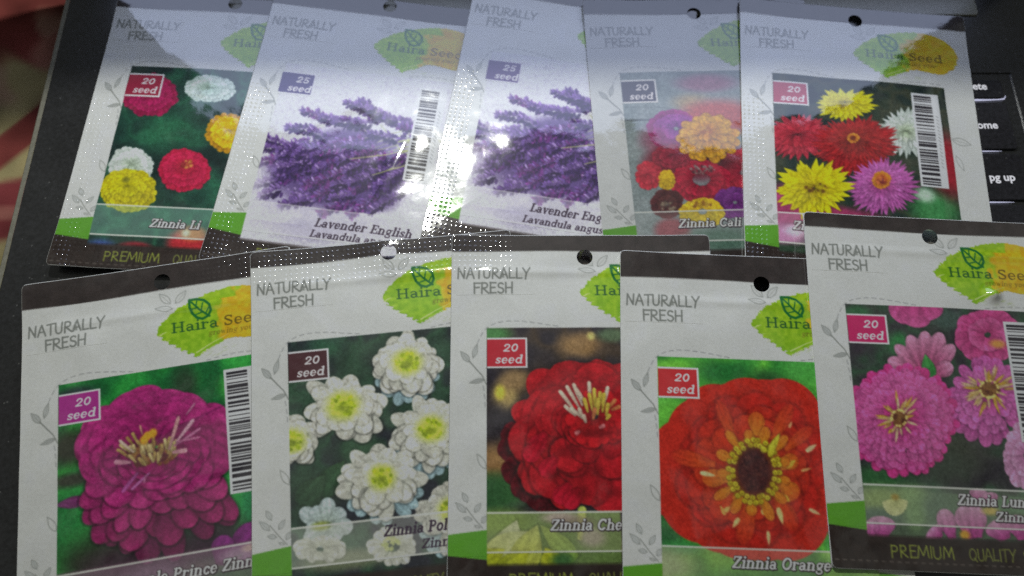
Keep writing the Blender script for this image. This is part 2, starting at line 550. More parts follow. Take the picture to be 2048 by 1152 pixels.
# ---------- the ten pictures
def art_mixed_balls(cv):
    mottled(cv, PIC, [(16, 38, 34), (24, 56, 46), (34, 84, 60), (22, 50, 42)], 9, 11)
    for c, r, k in [((330, 262), 40, (40, 105, 70)), ((430, 385), 34, (34, 100, 70)), ((400, 215), 30, (30, 70, 52)), ((230, 255), 30, (20, 52, 44)), ((395, 400), 26, (20, 56, 46))]:
        pxblob(cv, c, r, r, k, .8, .7)
    zinnia(cv, (300, 190), 56, 44, [(.55, 1, 26, 8, (120, 16, 52), (150, 22, 70)), (.35, .8, 22, 8, (130, 18, 60), (164, 28, 84)), (.1, .55, 18, 7, (130, 18, 60), (168, 28, 88)), (0, .3, 12, 6, (130, 20, 60), (150, 26, 70))], off=(0, -6), shade=.2, shadow=.2)
    zinnia(cv, (420, 178), 52, 27, [(.5, 1, 22, 7, (150, 168, 160), (188, 204, 196)), (.25, .75, 18, 8, (160, 180, 170), (196, 210, 200)), (0, .45, 12, 7, (150, 176, 160), (182, 202, 190))], shade=.2, shadow=.22)
    zinnia(cv, (456, 266), 46, 40, [(.5, 1, 22, 7, (150, 96, 16), (190, 140, 18)), (.3, .8, 20, 7, (200, 150, 10), (224, 184, 20)), (0, .5, 14, 7, (208, 168, 14), (226, 190, 24))], off=(0, -8), shade=.2, shadow=.25)
    zinnia(cv, (262, 333), 46, 40, [(.5, 1, 22, 8, (170, 182, 172), (206, 214, 204)), (.3, .75, 20, 8, (178, 190, 180), (212, 218, 208)), (0, .5, 14, 8, (160, 176, 150), (200, 210, 196))], off=(0, -4), shade=.2, shadow=.2)
    zinnia(cv, (256, 380), 57, 44, [(.6, 1, 26, 9, (150, 130, 8), (196, 184, 14)), (.45, .86, 24, 9, (160, 142, 8), (208, 196, 16)), (.25, .66, 20, 9, (186, 172, 10), (212, 200, 18)), (0, .45, 14, 8, (180, 170, 10), (208, 198, 16))], off=(-4, -12), shade=.22, shadow=.42)
    pxblob(cv, (252, 360), 7, 6, (120, 116, 20), .6)
    zinnia(cv, (368, 340), 54, 43, [(.6, 1, 28, 8, (150, 14, 44), (190, 26, 66)), (.4, .82, 24, 8, (160, 18, 52), (198, 32, 76)), (.2, .6, 20, 8, (160, 18, 50), (196, 32, 74)), (0, .35, 14, 7, (150, 20, 46), (180, 30, 62))], off=(4, -12), shade=.18, shadow=.22)
    specks(cv, (373, 328), 12, 7, 14, 3, [(176, 90, 50), (140, 40, 40), (190, 120, 60)])
    pxblob(cv, (200, 495), 26, 16, (56, 80, 150), .6)
    pxblob(cv, (268, 497), 34, 14, (140, 30, 42), .35)
    pxblob(cv, (375, 487), 38, 32, (176, 40, 48), .35)
    pxblob(cv, (385, 468), 24, 14, (204, 110, 60), .6)
    pxblob(cv, (372, 466), 7, 7, (240, 226, 190), .8)


LAVP = [(507, 300), (530, 275), (575, 255), (612, 245), (606, 222), (640, 238), (690, 240), (692, 206), (740, 224), (768, 236), (800, 250), (838, 300), (835, 345), (800, 400), (775, 425), (720, 432), (650, 428), (590, 415), (540, 398), (505, 378), (520, 350), (500, 330)]


def art_lavender(cv):
    cv.rect(PIC[0], PIC[1], PIC[2], PIC[3], (200, 196, 204))
    r = cv.box(*PIC)
    P = cv.P
    for (x, y, rx, ry, c, al) in [(560, 420, 70, 30, (150, 134, 172), .55), (520, 380, 40, 30, (170, 160, 190), .5), (640, 455, 90, 16, (150, 140, 166), .6), (610, 470, 50, 14, (140, 128, 160), .5), (700, 440, 90, 12, (168, 160, 184), .5), (590, 445, 24, 8, (120, 108, 150), .6)]:
        pxblob(cv, (x, y), rx, ry, c, .8, al)
    R = np.random.RandomState(3)
    for (x, y, rx, ry) in [(600, 345, 70, 40), (690, 335, 90, 66), (660, 392, 90, 28), (760, 345, 56, 60), (710, 280, 60, 24), (740, 400, 46, 22)]:
        pxblob(cv, (x, y), rx, ry, (86, 62, 118), .45, .9)
    pal = [(56, 34, 88), (72, 44, 106), (90, 58, 126), (112, 78, 148), (138, 104, 172), (170, 140, 198), (46, 30, 70), (100, 46, 120), (124, 58, 138)]
    root = np.array((905.0, 285.0))
    tips = []
    for (x, y) in [(606, 222), (640, 236), (575, 256), (692, 205), (722, 200), (745, 218), (770, 236), (530, 276), (507, 298), (556, 300), (620, 262), (668, 244), (600, 300), (503, 330), (540, 336), (505, 370), (560, 362), (640, 300), (690, 290), (740, 268), (800, 252), (520, 392), (585, 400), (620, 372), (560, 412), (640, 428), (690, 345), (610, 340), (720, 330), (700, 432), (660, 398), (740, 425), (700, 385), (780, 400), (750, 372), (770, 318)]:
        tips.append((x, y))
    for _ in range(44):
        tips.append((540 + 230 * R.rand(), 285 + 120 * R.rand()))
    order = sorted(range(len(tips)), key=lambda i: math.hypot(tips[i][0] - 905, (tips[i][1] - 285)) * (.8 + .4 * R.rand()), reverse=True)
    for k_ in range(9):
        y1 = 250 + k_ * 17
        pxstroke(cv, [(690 + R.rand() * 60, 320 + (k_ - 4) * 10), (770, 306 + (k_ - 4) * 9), (850, 286 + (k_ - 4) * 8)], 1.0, 1.6, [(150, 152, 112), (170, 178, 128), (132, 128, 118)][k_ % 3], .7)
    for si in order:
        tip = np.array(tips[si], float)
        d = tip - root; L = math.hypot(*d); d /= L
        ja = (R.rand() - .5) * .62 + (.20 if tip[1] < 280 else 0.0)
        d = np.array([d[0] * math.cos(ja) - d[1] * math.sin(ja), d[0] * math.sin(ja) + d[1] * math.cos(ja)]); n = np.array([-d[1], d[0]])
        if n[1] > 0: n = -n                      # n points up in the picture
        ln = min(L - 60, 44 + 46 * R.rand())
        wd = 11 + 6 * R.rand()
        tone = R.randint(0, 4)
        N = int(ln / 1.35)
        for i in range(N):
            t = i / N
            wl = wd * (1.0 - .72 * t ** 1.6) * (.75 + .35 * math.sin(i * .55 + si))
            for sgn in (1, -1):
                q = R.rand() ** .7
                p0 = tip - d * ln * (1 - t) + n * sgn * wl * q * .5
                p1 = p0 + d * (2.5 + 6 * R.rand()) + n * sgn * (1.5 + 7.5 * R.rand()) * (.4 + q)
                if sgn > 0: ci = R.choice([1, 2, 3, 4, 5, 3], p=[.12, .2, .26, .2, .1, .12])
                else: ci = R.choice([0, 6, 1, 2], p=[.36, .28, .22, .14])
                if tone == 1 and R.rand() < .45: ci = R.choice([7, 8])
                c = np.array(pal[ci]) * (.9 + .2 * R.rand())
                pxpetal(cv, p0, p1, 1.5 + 1.3 * R.rand(), c * .86, c * 1.1, 'ell', .2, .28, .05)
        for i in range(4):
            p0 = tip + n * (R.rand() - .5) * 6 - d * 2
            pxpetal(cv, p0, p0 + d * (5 + 7 * R.rand()) + n * (R.rand() - .4) * 7, 1.5, (96, 66, 136), (120, 92, 156), 'point', .2, .1, .03)
        if si % 4 == 0:
            m_ = tip - d * (ln + 4)
            pxstroke(cv, [m_, m_ - d * 30 + n * 2, m_ - d * 62], 1.1, 1.5, (160, 166, 120), .75)
    for (a_, b_, w_) in [((796, 284), (846, 272), 2.6), ((700, 318), (850, 296), 1.6), ((745, 350), (846, 318), 1.6)]:
        pxstroke(cv, [a_, ((a_[0] + b_[0]) / 2, (a_[1] + b_[1]) / 2 + 2), b_], w_ * .6, w_, (178, 188, 110), .8)
    for _ in range(34):
        x, y = 515 + R.rand() * 300, 285 + R.rand() * 130
        f = Pic(cv, (x, y))
        cv.blob(f.o, (1.2 + 2.2 * R.rand()) * f.k, (.8 + 1.2 * R.rand()) * f.k, (198, 174, 216), .5, .75, R.rand() * 3)
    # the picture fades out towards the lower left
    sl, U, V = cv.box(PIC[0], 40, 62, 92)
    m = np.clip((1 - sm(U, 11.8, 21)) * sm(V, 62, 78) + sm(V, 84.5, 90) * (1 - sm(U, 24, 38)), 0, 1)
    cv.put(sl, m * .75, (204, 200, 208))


def art_wall_bouquet(cv):
    mottled(cv, PIC, [(118, 128, 126), (128, 138, 136), (138, 146, 144)], 8, 21)
    pxstroke(cv, [(1240, 241), (1320, 240), (1500, 238)], 2.0, 2.0, (78, 84, 84), .8)
    pxstroke(cv, [(1240, 215), (1330, 215)], 1.0, 1.0, (108, 116, 114), .6)
    for (x, y, rx, ry, c, so) in [(1412, 166, 52, 18, (150, 100, 118), .5), (1385, 205, 32, 16, (176, 150, 110), .7), (1445, 205, 40, 14, (150, 140, 136), .7), (1435, 236, 70, 36, (186, 86, 74), .35)]:
        pxblob(cv, (x, y), rx, ry, c, so, .9)
    zinnia(cv, (1348, 260), 54, 40, [(.6, 1, 24, 9, (120, 34, 92), (164, 56, 130)), (.35, .8, 22, 9, (126, 44, 120), (170, 70, 160)), (.1, .55, 18, 8, (130, 50, 130), (176, 80, 170))], off=(10, -6), shade=.25, shadow=.3)
    pxblob(cv, (1310, 280), 24, 24, (150, 34, 70), .8, .55)
    for c in [(1335, 325), (1360, 312), (1400, 330), (1450, 318)]:
        pxblob(cv, c, 42, 30, (120, 26, 46), .5)
    zinnia(cv, (1297, 350), 28, 30, [(.3, 1, 11, 9, (170, 30, 50), (206, 50, 66)), (0, .6, 8, 8, (180, 34, 56), (206, 56, 70))], shade=.25)
    pxblob(cv, (1350, 318), 40, 18, (128, 30, 44), .5)
    zinnia(cv, (1484, 345), 44, 50, [(.4, 1, 16, 12, (160, 26, 48), (196, 44, 62)), (.1, .6, 12, 11, (160, 28, 52), (196, 46, 64))], shade=.25)
    pxblob(cv, (1410, 326), 60, 22, (84, 34, 40), .6)
    zinnia(cv, (1402, 362), 60, 42, [(.4, 1, 20, 13, (140, 14, 40), (188, 28, 58)), (.3, .8, 16, 12, (150, 18, 44), (196, 34, 62))], off=(4, -16), shade=.28, shadow=.4)
    specks(cv, (1405, 340), 24, 10, 44, 2.2, [(110, 70, 70), (84, 40, 46), (130, 96, 92), (150, 120, 116)])
    zinnia(cv, (1345, 312), 40, 24, [(.3, 1, 16, 9, (120, 24, 46), (164, 40, 60)), (0, .7, 12, 8, (130, 26, 50), (168, 44, 64))], shade=.2)
    zinnia(cv, (1334, 360), 17, 21, [(.3, 1, 12, 6, (196, 150, 16), (224, 184, 30)), (0, .6, 8, 6, (200, 160, 20), (226, 186, 34))], shade=.2)
    zinnia(cv, (1334, 408), 34, 30, [(.4, 1, 14, 9, (66, 24, 28), (96, 40, 42)), (.1, .6, 10, 8, (70, 30, 32), (100, 50, 46))], shade=.3)
    specks(cv, (1338, 412), 16, 12, 20, 2.5, [(130, 110, 90), (90, 70, 60)])
    zinnia(cv, (1470, 405), 44, 32, [(.4, 1, 16, 10, (90, 26, 100), (128, 48, 136)), (.1, .6, 12, 9, (100, 30, 106), (130, 50, 140))], shade=.3)
    zinnia(cv, (1405, 425), 46, 30, [(.4, 1, 18, 9, (210, 160, 14), (232, 196, 30)), (.2, .7, 14, 9, (214, 170, 16), (234, 200, 36))], off=(0, -6), shade=.22)
    specks(cv, (1404, 410), 18, 7, 16, 3, [(150, 100, 30), (190, 150, 40)])
    pxblob(cv, (1345, 462), 34, 26, (150, 66, 74), .3)
    pxblob(cv, (1440, 480), 70, 24, (80, 110, 92), .5)
    zinnia(cv, (1415, 276), 63, 50, [(.5, 1, 15, 10, (168, 100, 12), (216, 158, 24)), (.4, .86, 14, 11, (180, 112, 14), (222, 166, 28)), (.2, .66, 11, 9, (190, 122, 16), (224, 168, 32)), (0, .4, 8, 7, (176, 104, 14), (216, 154, 26))], off=(0, -22), shade=.25, shadow=.42)
    specks(cv, (1412, 262), 13, 9, 14, 3, [(170, 100, 20), (206, 150, 40)])


def art_cactus_mix(cv):
    mottled(cv, PIC, [(22, 34, 32), (38, 52, 40), (56, 60, 44), (30, 44, 38)], 7, 31)
    pxblob(cv, (1515, 350), 30, 20, (60, 120, 66), .6)
    pxblob(cv, (1530, 420), 60, 40, (160, 48, 100), .5)
    pxblob(cv, (1570, 405), 36, 36, (170, 60, 110), .5)
    pxblob(cv, (1870, 420), 44, 40, (62, 128, 72), .6)
    pxblob(cv, (1850, 390), 18, 14, (176, 200, 176), .6)
    pxblob(cv, (1900, 330), 40, 60, (150, 34, 46), .5)
    pxblob(cv, (1640, 430), 120, 22, (150, 48, 88), .4)

    def cactus(c, rx, ry, rings, off=(0, 0), **kw):
        zinnia(cv, c, rx, ry, rings, jit=.22, kind='point', off=off, shade=.3, shadow=.34, cj=.1, **kw)
    cactus((1812, 264), 60, 52, [(.2, 1, 30, 6, (160, 172, 160), (206, 214, 204)), (.1, .75, 26, 6, (170, 182, 168), (212, 218, 208)), (0, .45, 18, 5, (160, 176, 140), (204, 212, 196))])
    cactus((1600, 272), 72, 46, [(.2, 1, 40, 6, (140, 26, 42), (186, 50, 66)), (.1, .8, 36, 6, (150, 30, 46), (192, 58, 72)), (0, .55, 26, 6, (150, 30, 46), (186, 52, 64))], off=(-10, 0))
    cactus((1712, 292), 88, 64, [(.2, 1, 52, 7, (120, 20, 26), (166, 36, 40)), (.15, .82, 46, 7, (130, 22, 28), (172, 38, 40)), (.1, .62, 38, 7, (130, 22, 26), (170, 40, 40)), (0, .4, 26, 6, (124, 24, 24), (160, 42, 36))], off=(-6, -22))
    zinnia(cv, (1706, 276), 13, 10, [(.4, 1, 12, 3, (180, 96, 20), (216, 146, 50))], shadow=.2)
    pxblob(cv, (1706, 276), 5, 4, (110, 40, 24), .5)
    cactus((1690, 208), 64, 33, [(.2, 1, 30, 5.5, (168, 154, 6), (214, 204, 20)), (.1, .78, 26, 5.5, (180, 166, 8), (220, 208, 24)), (0, .5, 18, 5, (176, 160, 8), (214, 202, 20))], off=(0, -2))
    specks(cv, (1688, 212), 8, 4, 8, 2.5, [(130, 112, 10), (170, 150, 20)])
    cactus((1766, 374), 74, 60, [(.25, 1, 54, 5, (140, 54, 116), (190, 96, 168)), (.2, .82, 46, 5, (150, 60, 124), (196, 104, 176)), (.15, .62, 36, 5, (150, 58, 122), (200, 112, 180)), (.1, .42, 24, 4, (150, 56, 118), (190, 96, 164))], off=(-4, -14))
    zinnia(cv, (1763, 360), 19, 18, [(.4, 1, 18, 4, (170, 96, 20), (214, 136, 40)), (.2, .7, 12, 4, (150, 60, 30), (196, 110, 40))], shadow=.2)
    specks(cv, (1763, 360), 9, 8, 16, 2.5, [(140, 50, 40), (120, 40, 40), (190, 100, 50)])
    cactus((1627, 376), 80, 60, [(.2, 1, 26, 9, (166, 150, 6), (218, 206, 18)), (.12, .84, 24, 9, (180, 164, 6), (222, 210, 22)), (.08, .6, 18, 8, (180, 160, 8), (216, 202, 18)), (.05, .36, 12, 6, (150, 130, 14), (204, 188, 20))], off=(0, 2))
    specks(cv, (1634, 376), 22, 10, 16, 3, [(110, 78, 20), (90, 60, 24), (140, 110, 20)])
    pxblob(cv, (1560, 470), 46, 22, (190, 110, 160), .5)
    pxblob(cv, (1590, 462), 20, 12, (226, 190, 212), .6)
    pxblob(cv, (1600, 505), 90, 16, (44, 66, 48), .5)


def art_purple_prince(cv):
    mottled(cv, PIC, [(20, 92, 44), (34, 132, 54), (52, 160, 62), (30, 116, 52)], 12, 41)
    for (x, y, rx, ry, c, al) in [(150, 790, 40, 16, (30, 44, 50), .9), (140, 895, 44, 36, (48, 40, 34), .9), (370, 770, 26, 40, (40, 60, 40), .85), (190, 1110, 70, 50, (40, 46, 30), .9), (150, 1030, 50, 60, (40, 128, 60), .7), (470, 770, 30, 30, (60, 150, 50), .7), (505, 1010, 30, 40, (40, 130, 80), .8), (145, 960, 50, 14, (60, 40, 44), .8), (430, 1070, 60, 40, (50, 20, 44), .8), (300, 1120, 130, 40, (54, 20, 44), .9)]:
        pxblob(cv, (x, y), rx, ry, c, .6, al)
    pxpetal(cv, (170, 1000), (108, 1012), 12, (120, 40, 100), (110, 60, 100), 'point')
    for (b, t, wd) in [((455, 1110), (520, 1050), 26), ((440, 1130), (450, 1070), 24), ((480, 1130), (540, 1090), 26)]:
        pxpetal(cv, b, t, wd, (96, 24, 88), (134, 40, 124))
    m1, m2, m3, m4 = (112, 18, 70), (138, 26, 88), (150, 28, 100), (170, 38, 116)
    # the skirt of rounded petals hanging in rows
    c0 = (316, 900)
    pet = [
        ((293, 1128), 42, 0), ((352, 1122), 36, 0), ((420, 1076), 34, 0), ((216, 1092), 36, 0), ((250, 1108), 34, 0), ((470, 1046), 34, 0), ((455, 1010), 36, 0),
        ((190, 1086), 38, 1), ((257, 1102), 44, 1), ((316, 1074), 36, 1), ((344, 1090), 42, 1), ((384, 1054), 38, 1), ((474, 1036), 32, 1), ((440, 1040), 36, 1), ((168, 1046), 34, 1), ((225, 1082), 36, 1),
        ((236, 1064), 28, 2), ((274, 1058), 32, 2), ((330, 1026), 42, 2), ((374, 1014), 40, 2), ((424, 1014), 42, 2), ((186, 1044), 38, 2), ((160, 1012), 34, 2), ((452, 990), 38, 2), ((210, 1034), 36, 2),
        ((272, 1016), 46, 3), ((322, 1000), 44, 3), ((386, 964), 44, 3), ((440, 958), 44, 3), ((214, 1006), 46, 3), ((172, 984), 40, 3), ((360, 990), 42, 3), ((462, 930), 44, 3),
    ]
    tones = [((44, 10, 36), (112, 26, 72)), ((74, 14, 50), (156, 36, 98)), ((100, 18, 66), (168, 42, 108)), ((136, 28, 90), (170, 44, 112))]
    for (t, wd, lv) in pet:
        d = np.array(t, float) - np.array(c0, float)
        b = np.array(c0) + d * (.52 if lv < 2 else .42)
        k = 1 + (rng.rand() - .5) * .14
        pxpetal(cv, b, t, wd * .70, np.array(tones[lv][0]) * k, np.array(tones[lv][1]) * k, 'round', .30, .75, .03)
    # the wide upper disc of overlapping petals
    zinnia(cv, (318, 892), 172, 118, [(.35, 1.0, 15, 46, (134, 26, 88), (172, 42, 114)), (.3, .92, 17, 38, (132, 26, 86), (176, 44, 118))], off=(-10, 0), shade=.22, shadow=.4, a0=150, a1=360, streak=.06, jit=.1)
    zinnia(cv, (318, 892), 168, 104, [(.15, .84, 16, 34, m2, (166, 40, 110)), (.1, .66, 15, 30, m1, (160, 38, 106)), (.05, .5, 13, 24, m1, (148, 32, 96))], off=(-10, 8), shade=.24, shadow=.45, streak=.07, jit=.14)
    for (b, t) in [((470, 800), (345, 860)), ((210, 938), (282, 926)), ((190, 925), (270, 905)), ((390, 925), (350, 915)), ((330, 850), (318, 880)), ((250, 850), (290, 890))]:
        pxstroke(cv, [b, t], 1.2, 3.0, (92, 14, 66), .5)
    specks(cv, (302, 908), 44, 24, 60, 6, [(120, 70, 40), (96, 44, 44), (140, 96, 50), (84, 30, 40)])
    R = np.random.RandomState(9)
    for i in range(46):
        a = R.rand() * 6.28; q = math.sqrt(R.rand())
        x, y = 298 + math.cos(a) * 54 * q, 908 + math.sin(a) * 25 * q
        an = -2.4 + (x - 250) / 110 * 1.3 + (R.rand() - .5) * .7
        L = 13 + 12 * R.rand()
        c = [(206, 178, 112), (188, 156, 92), (214, 190, 130), (170, 130, 76)][R.randint(4)]
        pxpetal(cv, (x, y), (x + math.cos(an) * L, y + math.sin(an) * L), 3.4, np.array(c) * .75, c, 'strap', .3, .3)
    for (b, t, wd, c) in [((338, 900), (358, 832), 4, (206, 150, 150)), ((352, 885), (388, 838), 4, (214, 160, 176)), ((348, 892), (402, 856), 3, (190, 110, 150)), ((344, 905), (375, 900), 5, (214, 150, 160)), ((262, 925), (228, 924), 5, (206, 140, 160)), ((268, 905), (238, 880), 3, (220, 190, 170)), ((276, 945), (244, 985), 4, (176, 80, 150)), ((300, 945), (262, 980), 3, (184, 100, 160)), ((372, 830), (390, 806), 2, (190, 120, 150)), ((285, 870), (280, 850), 2, (200, 150, 120)), ((352, 884), (400, 874), 2.4, (196, 110, 150)), ((292, 950), (288, 966), 2, (190, 110, 150))]:
        pxpetal(cv, b, t, wd, np.array(c) * .85, c, 'strap', .3, .25)
    for (x, y) in [(295, 872), (306, 866), (288, 880)]:
        pxblob(cv, (x, y), 8, 9, (206, 150, 40), .35)
    mb = cv.box(PIC[0], PIC[1], 84.5, 101)
    cv.put(mb[0], np.ones((mb[2].shape[0], mb[1].shape[1])), (96, 62, 80), .55)
    for (x, y, rx, ry, c) in [(300, 1150, 60, 20, (120, 90, 110)), (480, 1110, 40, 16, (170, 140, 160)), (500, 1095, 16, 7, (210, 180, 160)), (400, 1140, 40, 14, (96, 76, 80))]:
        pxblob(cv, (x, y), rx, ry, c, .6, .8)


def art_polar_white(cv):
    mottled(cv, PIC, [(36, 38, 46), (38, 58, 46), (48, 78, 56), (40, 50, 48)], 9, 51)
    for (x, y, c, r) in [(650, 690, (44, 92, 62), 34), (630, 990, (46, 72, 48), 50), (720, 900, (52, 84, 56), 40), (880, 700, (52, 84, 60), 30), (600, 960, (50, 76, 54), 36), (560, 700, (34, 36, 48), 30)]:
        pxblob(cv, (x, y), r, r * .7, c, .8, .8)
    pxpetal(cv, (640, 990), (690, 920), 26, (40, 70, 44), (56, 88, 56), 'point')
    pxpetal(cv, (600, 1010), (650, 950), 26, (44, 70, 48), (58, 86, 58), 'point')
    W0, W1, B0, B1 = (176, 176, 158), (212, 208, 194), (120, 146, 152), (160, 186, 190)

    def daisy(c, rx, ry, off, back=True, cen=(28, 24), k=1.0):
        if back:
            zinnia(cv, (c[0], c[1] + ry * .22), rx * .96, ry * .98, [(.4, 1, 15, 13, B0, B1)], shade=.3, shadow=.3)
        w0 = np.array(W0) * k; w1 = np.array(W1) * k
        g0 = np.array((164, 170, 152)) * k
        zinnia(cv, c, rx, ry, [(.1, 1, 13, 17, g0, w1 * .98), (.1, .86, 12, 17, g0 * 1.04, w1)], off=off, shade=.24, shadow=.7, streak=.04, jit=.24)
        zinnia(cv, c, rx, ry, [(.06, .66, 10, 16, (188, 190, 164), w1 * 1.01)], off=off, shade=.16, shadow=.4, streak=.04, jit=.3)
        zinnia(cv, c, rx, ry, [(.05, .48, 9, 11, (186, 196, 120), w1)], off=off, shade=.1, shadow=.2, streak=.02, jit=.2)
        f = (c[0] + off[0], c[1] + off[1])
        pxblob(cv, f, cen[0] * .95, cen[1] * .95, (190, 204, 60), .6, .9)
        specks(cv, f, cen[0] * .8, cen[1] * .8, 40, 3.6, [(188, 204, 40), (160, 180, 30), (206, 216, 80), (130, 148, 30)])
        pxblob(cv, (f[0], f[1] + cen[1] * .2), cen[0] * .35, cen[1] * .3, (124, 138, 34), .7, .8)
    daisy((812, 730), 72, 66, (2, -6))
    daisy((860, 865), 80, 76, (2, -8))
    daisy((688, 815), 86, 70, (-2, -4), back=False, cen=(32, 28))
    daisy((582, 882), 58, 52, (2, 0), back=False)
    daisy((905, 1030), 70, 74, (0, -10), k=.96)
    daisy((762, 962), 86, 72, (2, -8), cen=(24, 24))
    for (b, t) in [((650, 1050), (600, 1020)), ((648, 1050), (612, 1062)), ((650, 1045), (625, 1015)), ((655, 1045), (655, 995)), ((660, 1045), (690, 1020)), ((662, 1050), (706, 1055)), ((652, 1055), (640, 1095)), ((652, 1055), (608, 1084)), ((660, 1055), (680, 1080))]:
        pxpetal(cv, b, t, 17, (168, 182, 170), (190, 204, 204), 'round', .25, .35)
    pxblob(cv, (642, 1052), 18, 8, (150, 160, 60), .6)
    pxblob(cv, (690, 1120), 90, 20, (104, 112, 84), .5)
    zinnia(cv, (785, 1092), 50, 40, [(.3, 1, 13, 11, (188, 190, 166), (212, 210, 198))], shade=.25)
    specks(cv, (782, 1088), 20, 12, 26, 3.5, [(196, 204, 120), (176, 186, 96)])
    zinnia(cv, (640, 1098), 54, 22, [(.2, 1, 11, 12, (180, 182, 160), (206, 206, 192))], shade=.25)


def art_cherry_red(cv):
    mottled(cv, PIC, [(38, 32, 40), (54, 46, 46), (70, 56, 44), (44, 38, 44)], 10, 61)
    for (x, y, rx, ry, c) in [(985, 668, 36, 16, (74, 130, 70)), (1010, 790, 24, 30, (176, 150, 90)), (1030, 760, 30, 20, (150, 120, 80)), (1160, 690, 40, 24, (150, 116, 74)), (1182, 672, 8, 8, (206, 190, 110)), (1000, 785, 10, 14, (210, 196, 70)), (1225, 670, 30, 14, (90, 110, 80)), (985, 920, 60, 44, (142, 104, 62)), (1010, 900, 40, 30, (150, 112, 66)), (1000, 985, 60, 36, (48, 96, 46)), (960, 990, 60, 40, (44, 84, 44)), (985, 850, 40, 40, (40, 34, 40))]:
        pxblob(cv, (x, y), rx, ry, c, .55, .95)
    D0, D1 = (58, 8, 16), (96, 14, 26)
    for (x, y, r) in [(1030, 870, 30), (1022, 900, 28), (1036, 940, 34), (1060, 970, 40), (1085, 990, 36), (1100, 1010, 30)]:
        zinnia(cv, (x, y), r, r * .9, [(.1, 1, 7, r * .5, D0, D1)], shade=.3, shadow=.4)
    R0, R1, R2 = (128, 12, 22), (170, 22, 32), (196, 28, 36)
    zinnia(cv, (1190, 862), 168, 160, [(.3, 1, 19, 34, R1, (172, 24, 33)), (.3, .93, 15, 46, R1, (174, 23, 34))], off=(0, -14), shade=.16, shadow=.5, streak=.04, jit=.24)
    zinnia(cv, (1188, 862), 162, 158, [(.3, .84, 12, 46, (164, 16, 28), R1), (.2, .7, 11, 44, (158, 14, 26), (172, 24, 33)), (.12, .52, 9, 36, (150, 12, 24), R1), (.1, .38, 8, 28, (146, 12, 22), (180, 20, 30))], off=(0, -36), shade=.2, shadow=.6, streak=.06, jit=.34)
    for (x, y) in [(1072, 888), (1092, 935), (1060, 905), (1120, 990), (1140, 1000)]:
        pxpetal(cv, (x + 20, y - 22), (x - 8, y + 16), 18, (150, 12, 30), (206, 26, 52), 'round', .25, .35)
    for (x, y) in [(1150, 900), (1190, 940), (1230, 985), (1128, 905), (1110, 950), (1165, 985)]:
        pxblob(cv, (x, y), 16, 11, (104, 8, 16), .8, .55)
    zinnia(cv, (1190, 835), 60, 60, [(.2, 1, 14, 16, (150, 12, 24), (196, 24, 32)), (.1, .7, 12, 13, (132, 20, 24), (186, 26, 32))], off=(0, -8), shade=.2, shadow=.25, streak=.04)
    pxblob(cv, (1190, 866), 40, 8, (90, 10, 16), .7, .6)
    R = np.random.RandomState(4)
    for (b, t, c) in [((1150, 822), (1118, 780), 0), ((1158, 815), (1132, 770), 0), ((1165, 812), (1146, 766), 0), ((1172, 808), (1150, 775), 0), ((1152, 832), (1128, 810), 0), ((1164, 835), (1140, 815), 0), ((1180, 800), (1178, 762), 0), ((1208, 808), (1216, 772), 0), ((1215, 818), (1232, 798), 2), ((1222, 820), (1242, 812), 2), ((1190, 815), (1188, 775), 1), ((1198, 818), (1200, 782), 1), ((1185, 822), (1178, 785), 1), ((1205, 825), (1208, 785), 1), ((1176, 825), (1168, 795), 1), ((1195, 830), (1196, 795), 1), ((1212, 832), (1216, 805), 1), ((1165, 838), (1158, 815), 0), ((1172, 846), (1166, 828), 0), ((1186, 840), (1190, 815), 2), ((1212, 840), (1220, 828), 1), ((1160, 862), (1150, 868), 3), ((1198, 856), (1210, 850), 3)]:
        cc = [(222, 196, 172), (214, 186, 70), (206, 120, 70), (214, 120, 120)][c]
        pxpetal(cv, b, t, 4.2, np.array(cc) * .78, cc, 'strap', .3, .3)
    pxpoly(cv, [(1240, 1022), (960, 1024), (960, 1140), (1245, 1140)], (96, 120, 60))
    pxblob(cv, (1000, 1045), 60, 24, (112, 140, 54), .6)
    pxpetal(cv, (1000, 1135), (1034, 1040), 34, (176, 190, 110), (206, 210, 160), 'point', .2, .3)
    pxpetal(cv, (975, 1135), (1070, 1062), 40, (190, 196, 100), (198, 204, 140), 'point', .2, .3)
    pxpetal(cv, (1040, 1140), (1075, 1050), 32, (186, 190, 60), (170, 180, 90), 'point', .2, .3)
    pxpetal(cv, (1150, 1120), (1080, 1050), 20, (120, 150, 60), (150, 170, 80), 'point', .2, .3)
    pxpetal(cv, (1160, 1080), (1165, 1012), 9, (170, 186, 70), (190, 204, 90), 'strap')
    pxblob(cv, (1185, 1075), 26, 18, (150, 140, 120), .6)
    pxblob(cv, (1120, 1035), 34, 10, (180, 160, 150), .6)
    pxblob(cv, (1150, 1045), 40, 12, (110, 90, 80), .6, .7)
    for q in [((960, 1130), (1010, 1098), 34), ((1000, 1150), (1060, 1100), 40), ((1110, 1140), (1090, 1095), 40)]:
        pxpetal(cv, q[0], q[1], q[2] * .6, (150, 160, 30), (186, 190, 40), 'point')
    pxblob(cv, (1125, 1120), 22, 14, (60, 100, 50), .6)


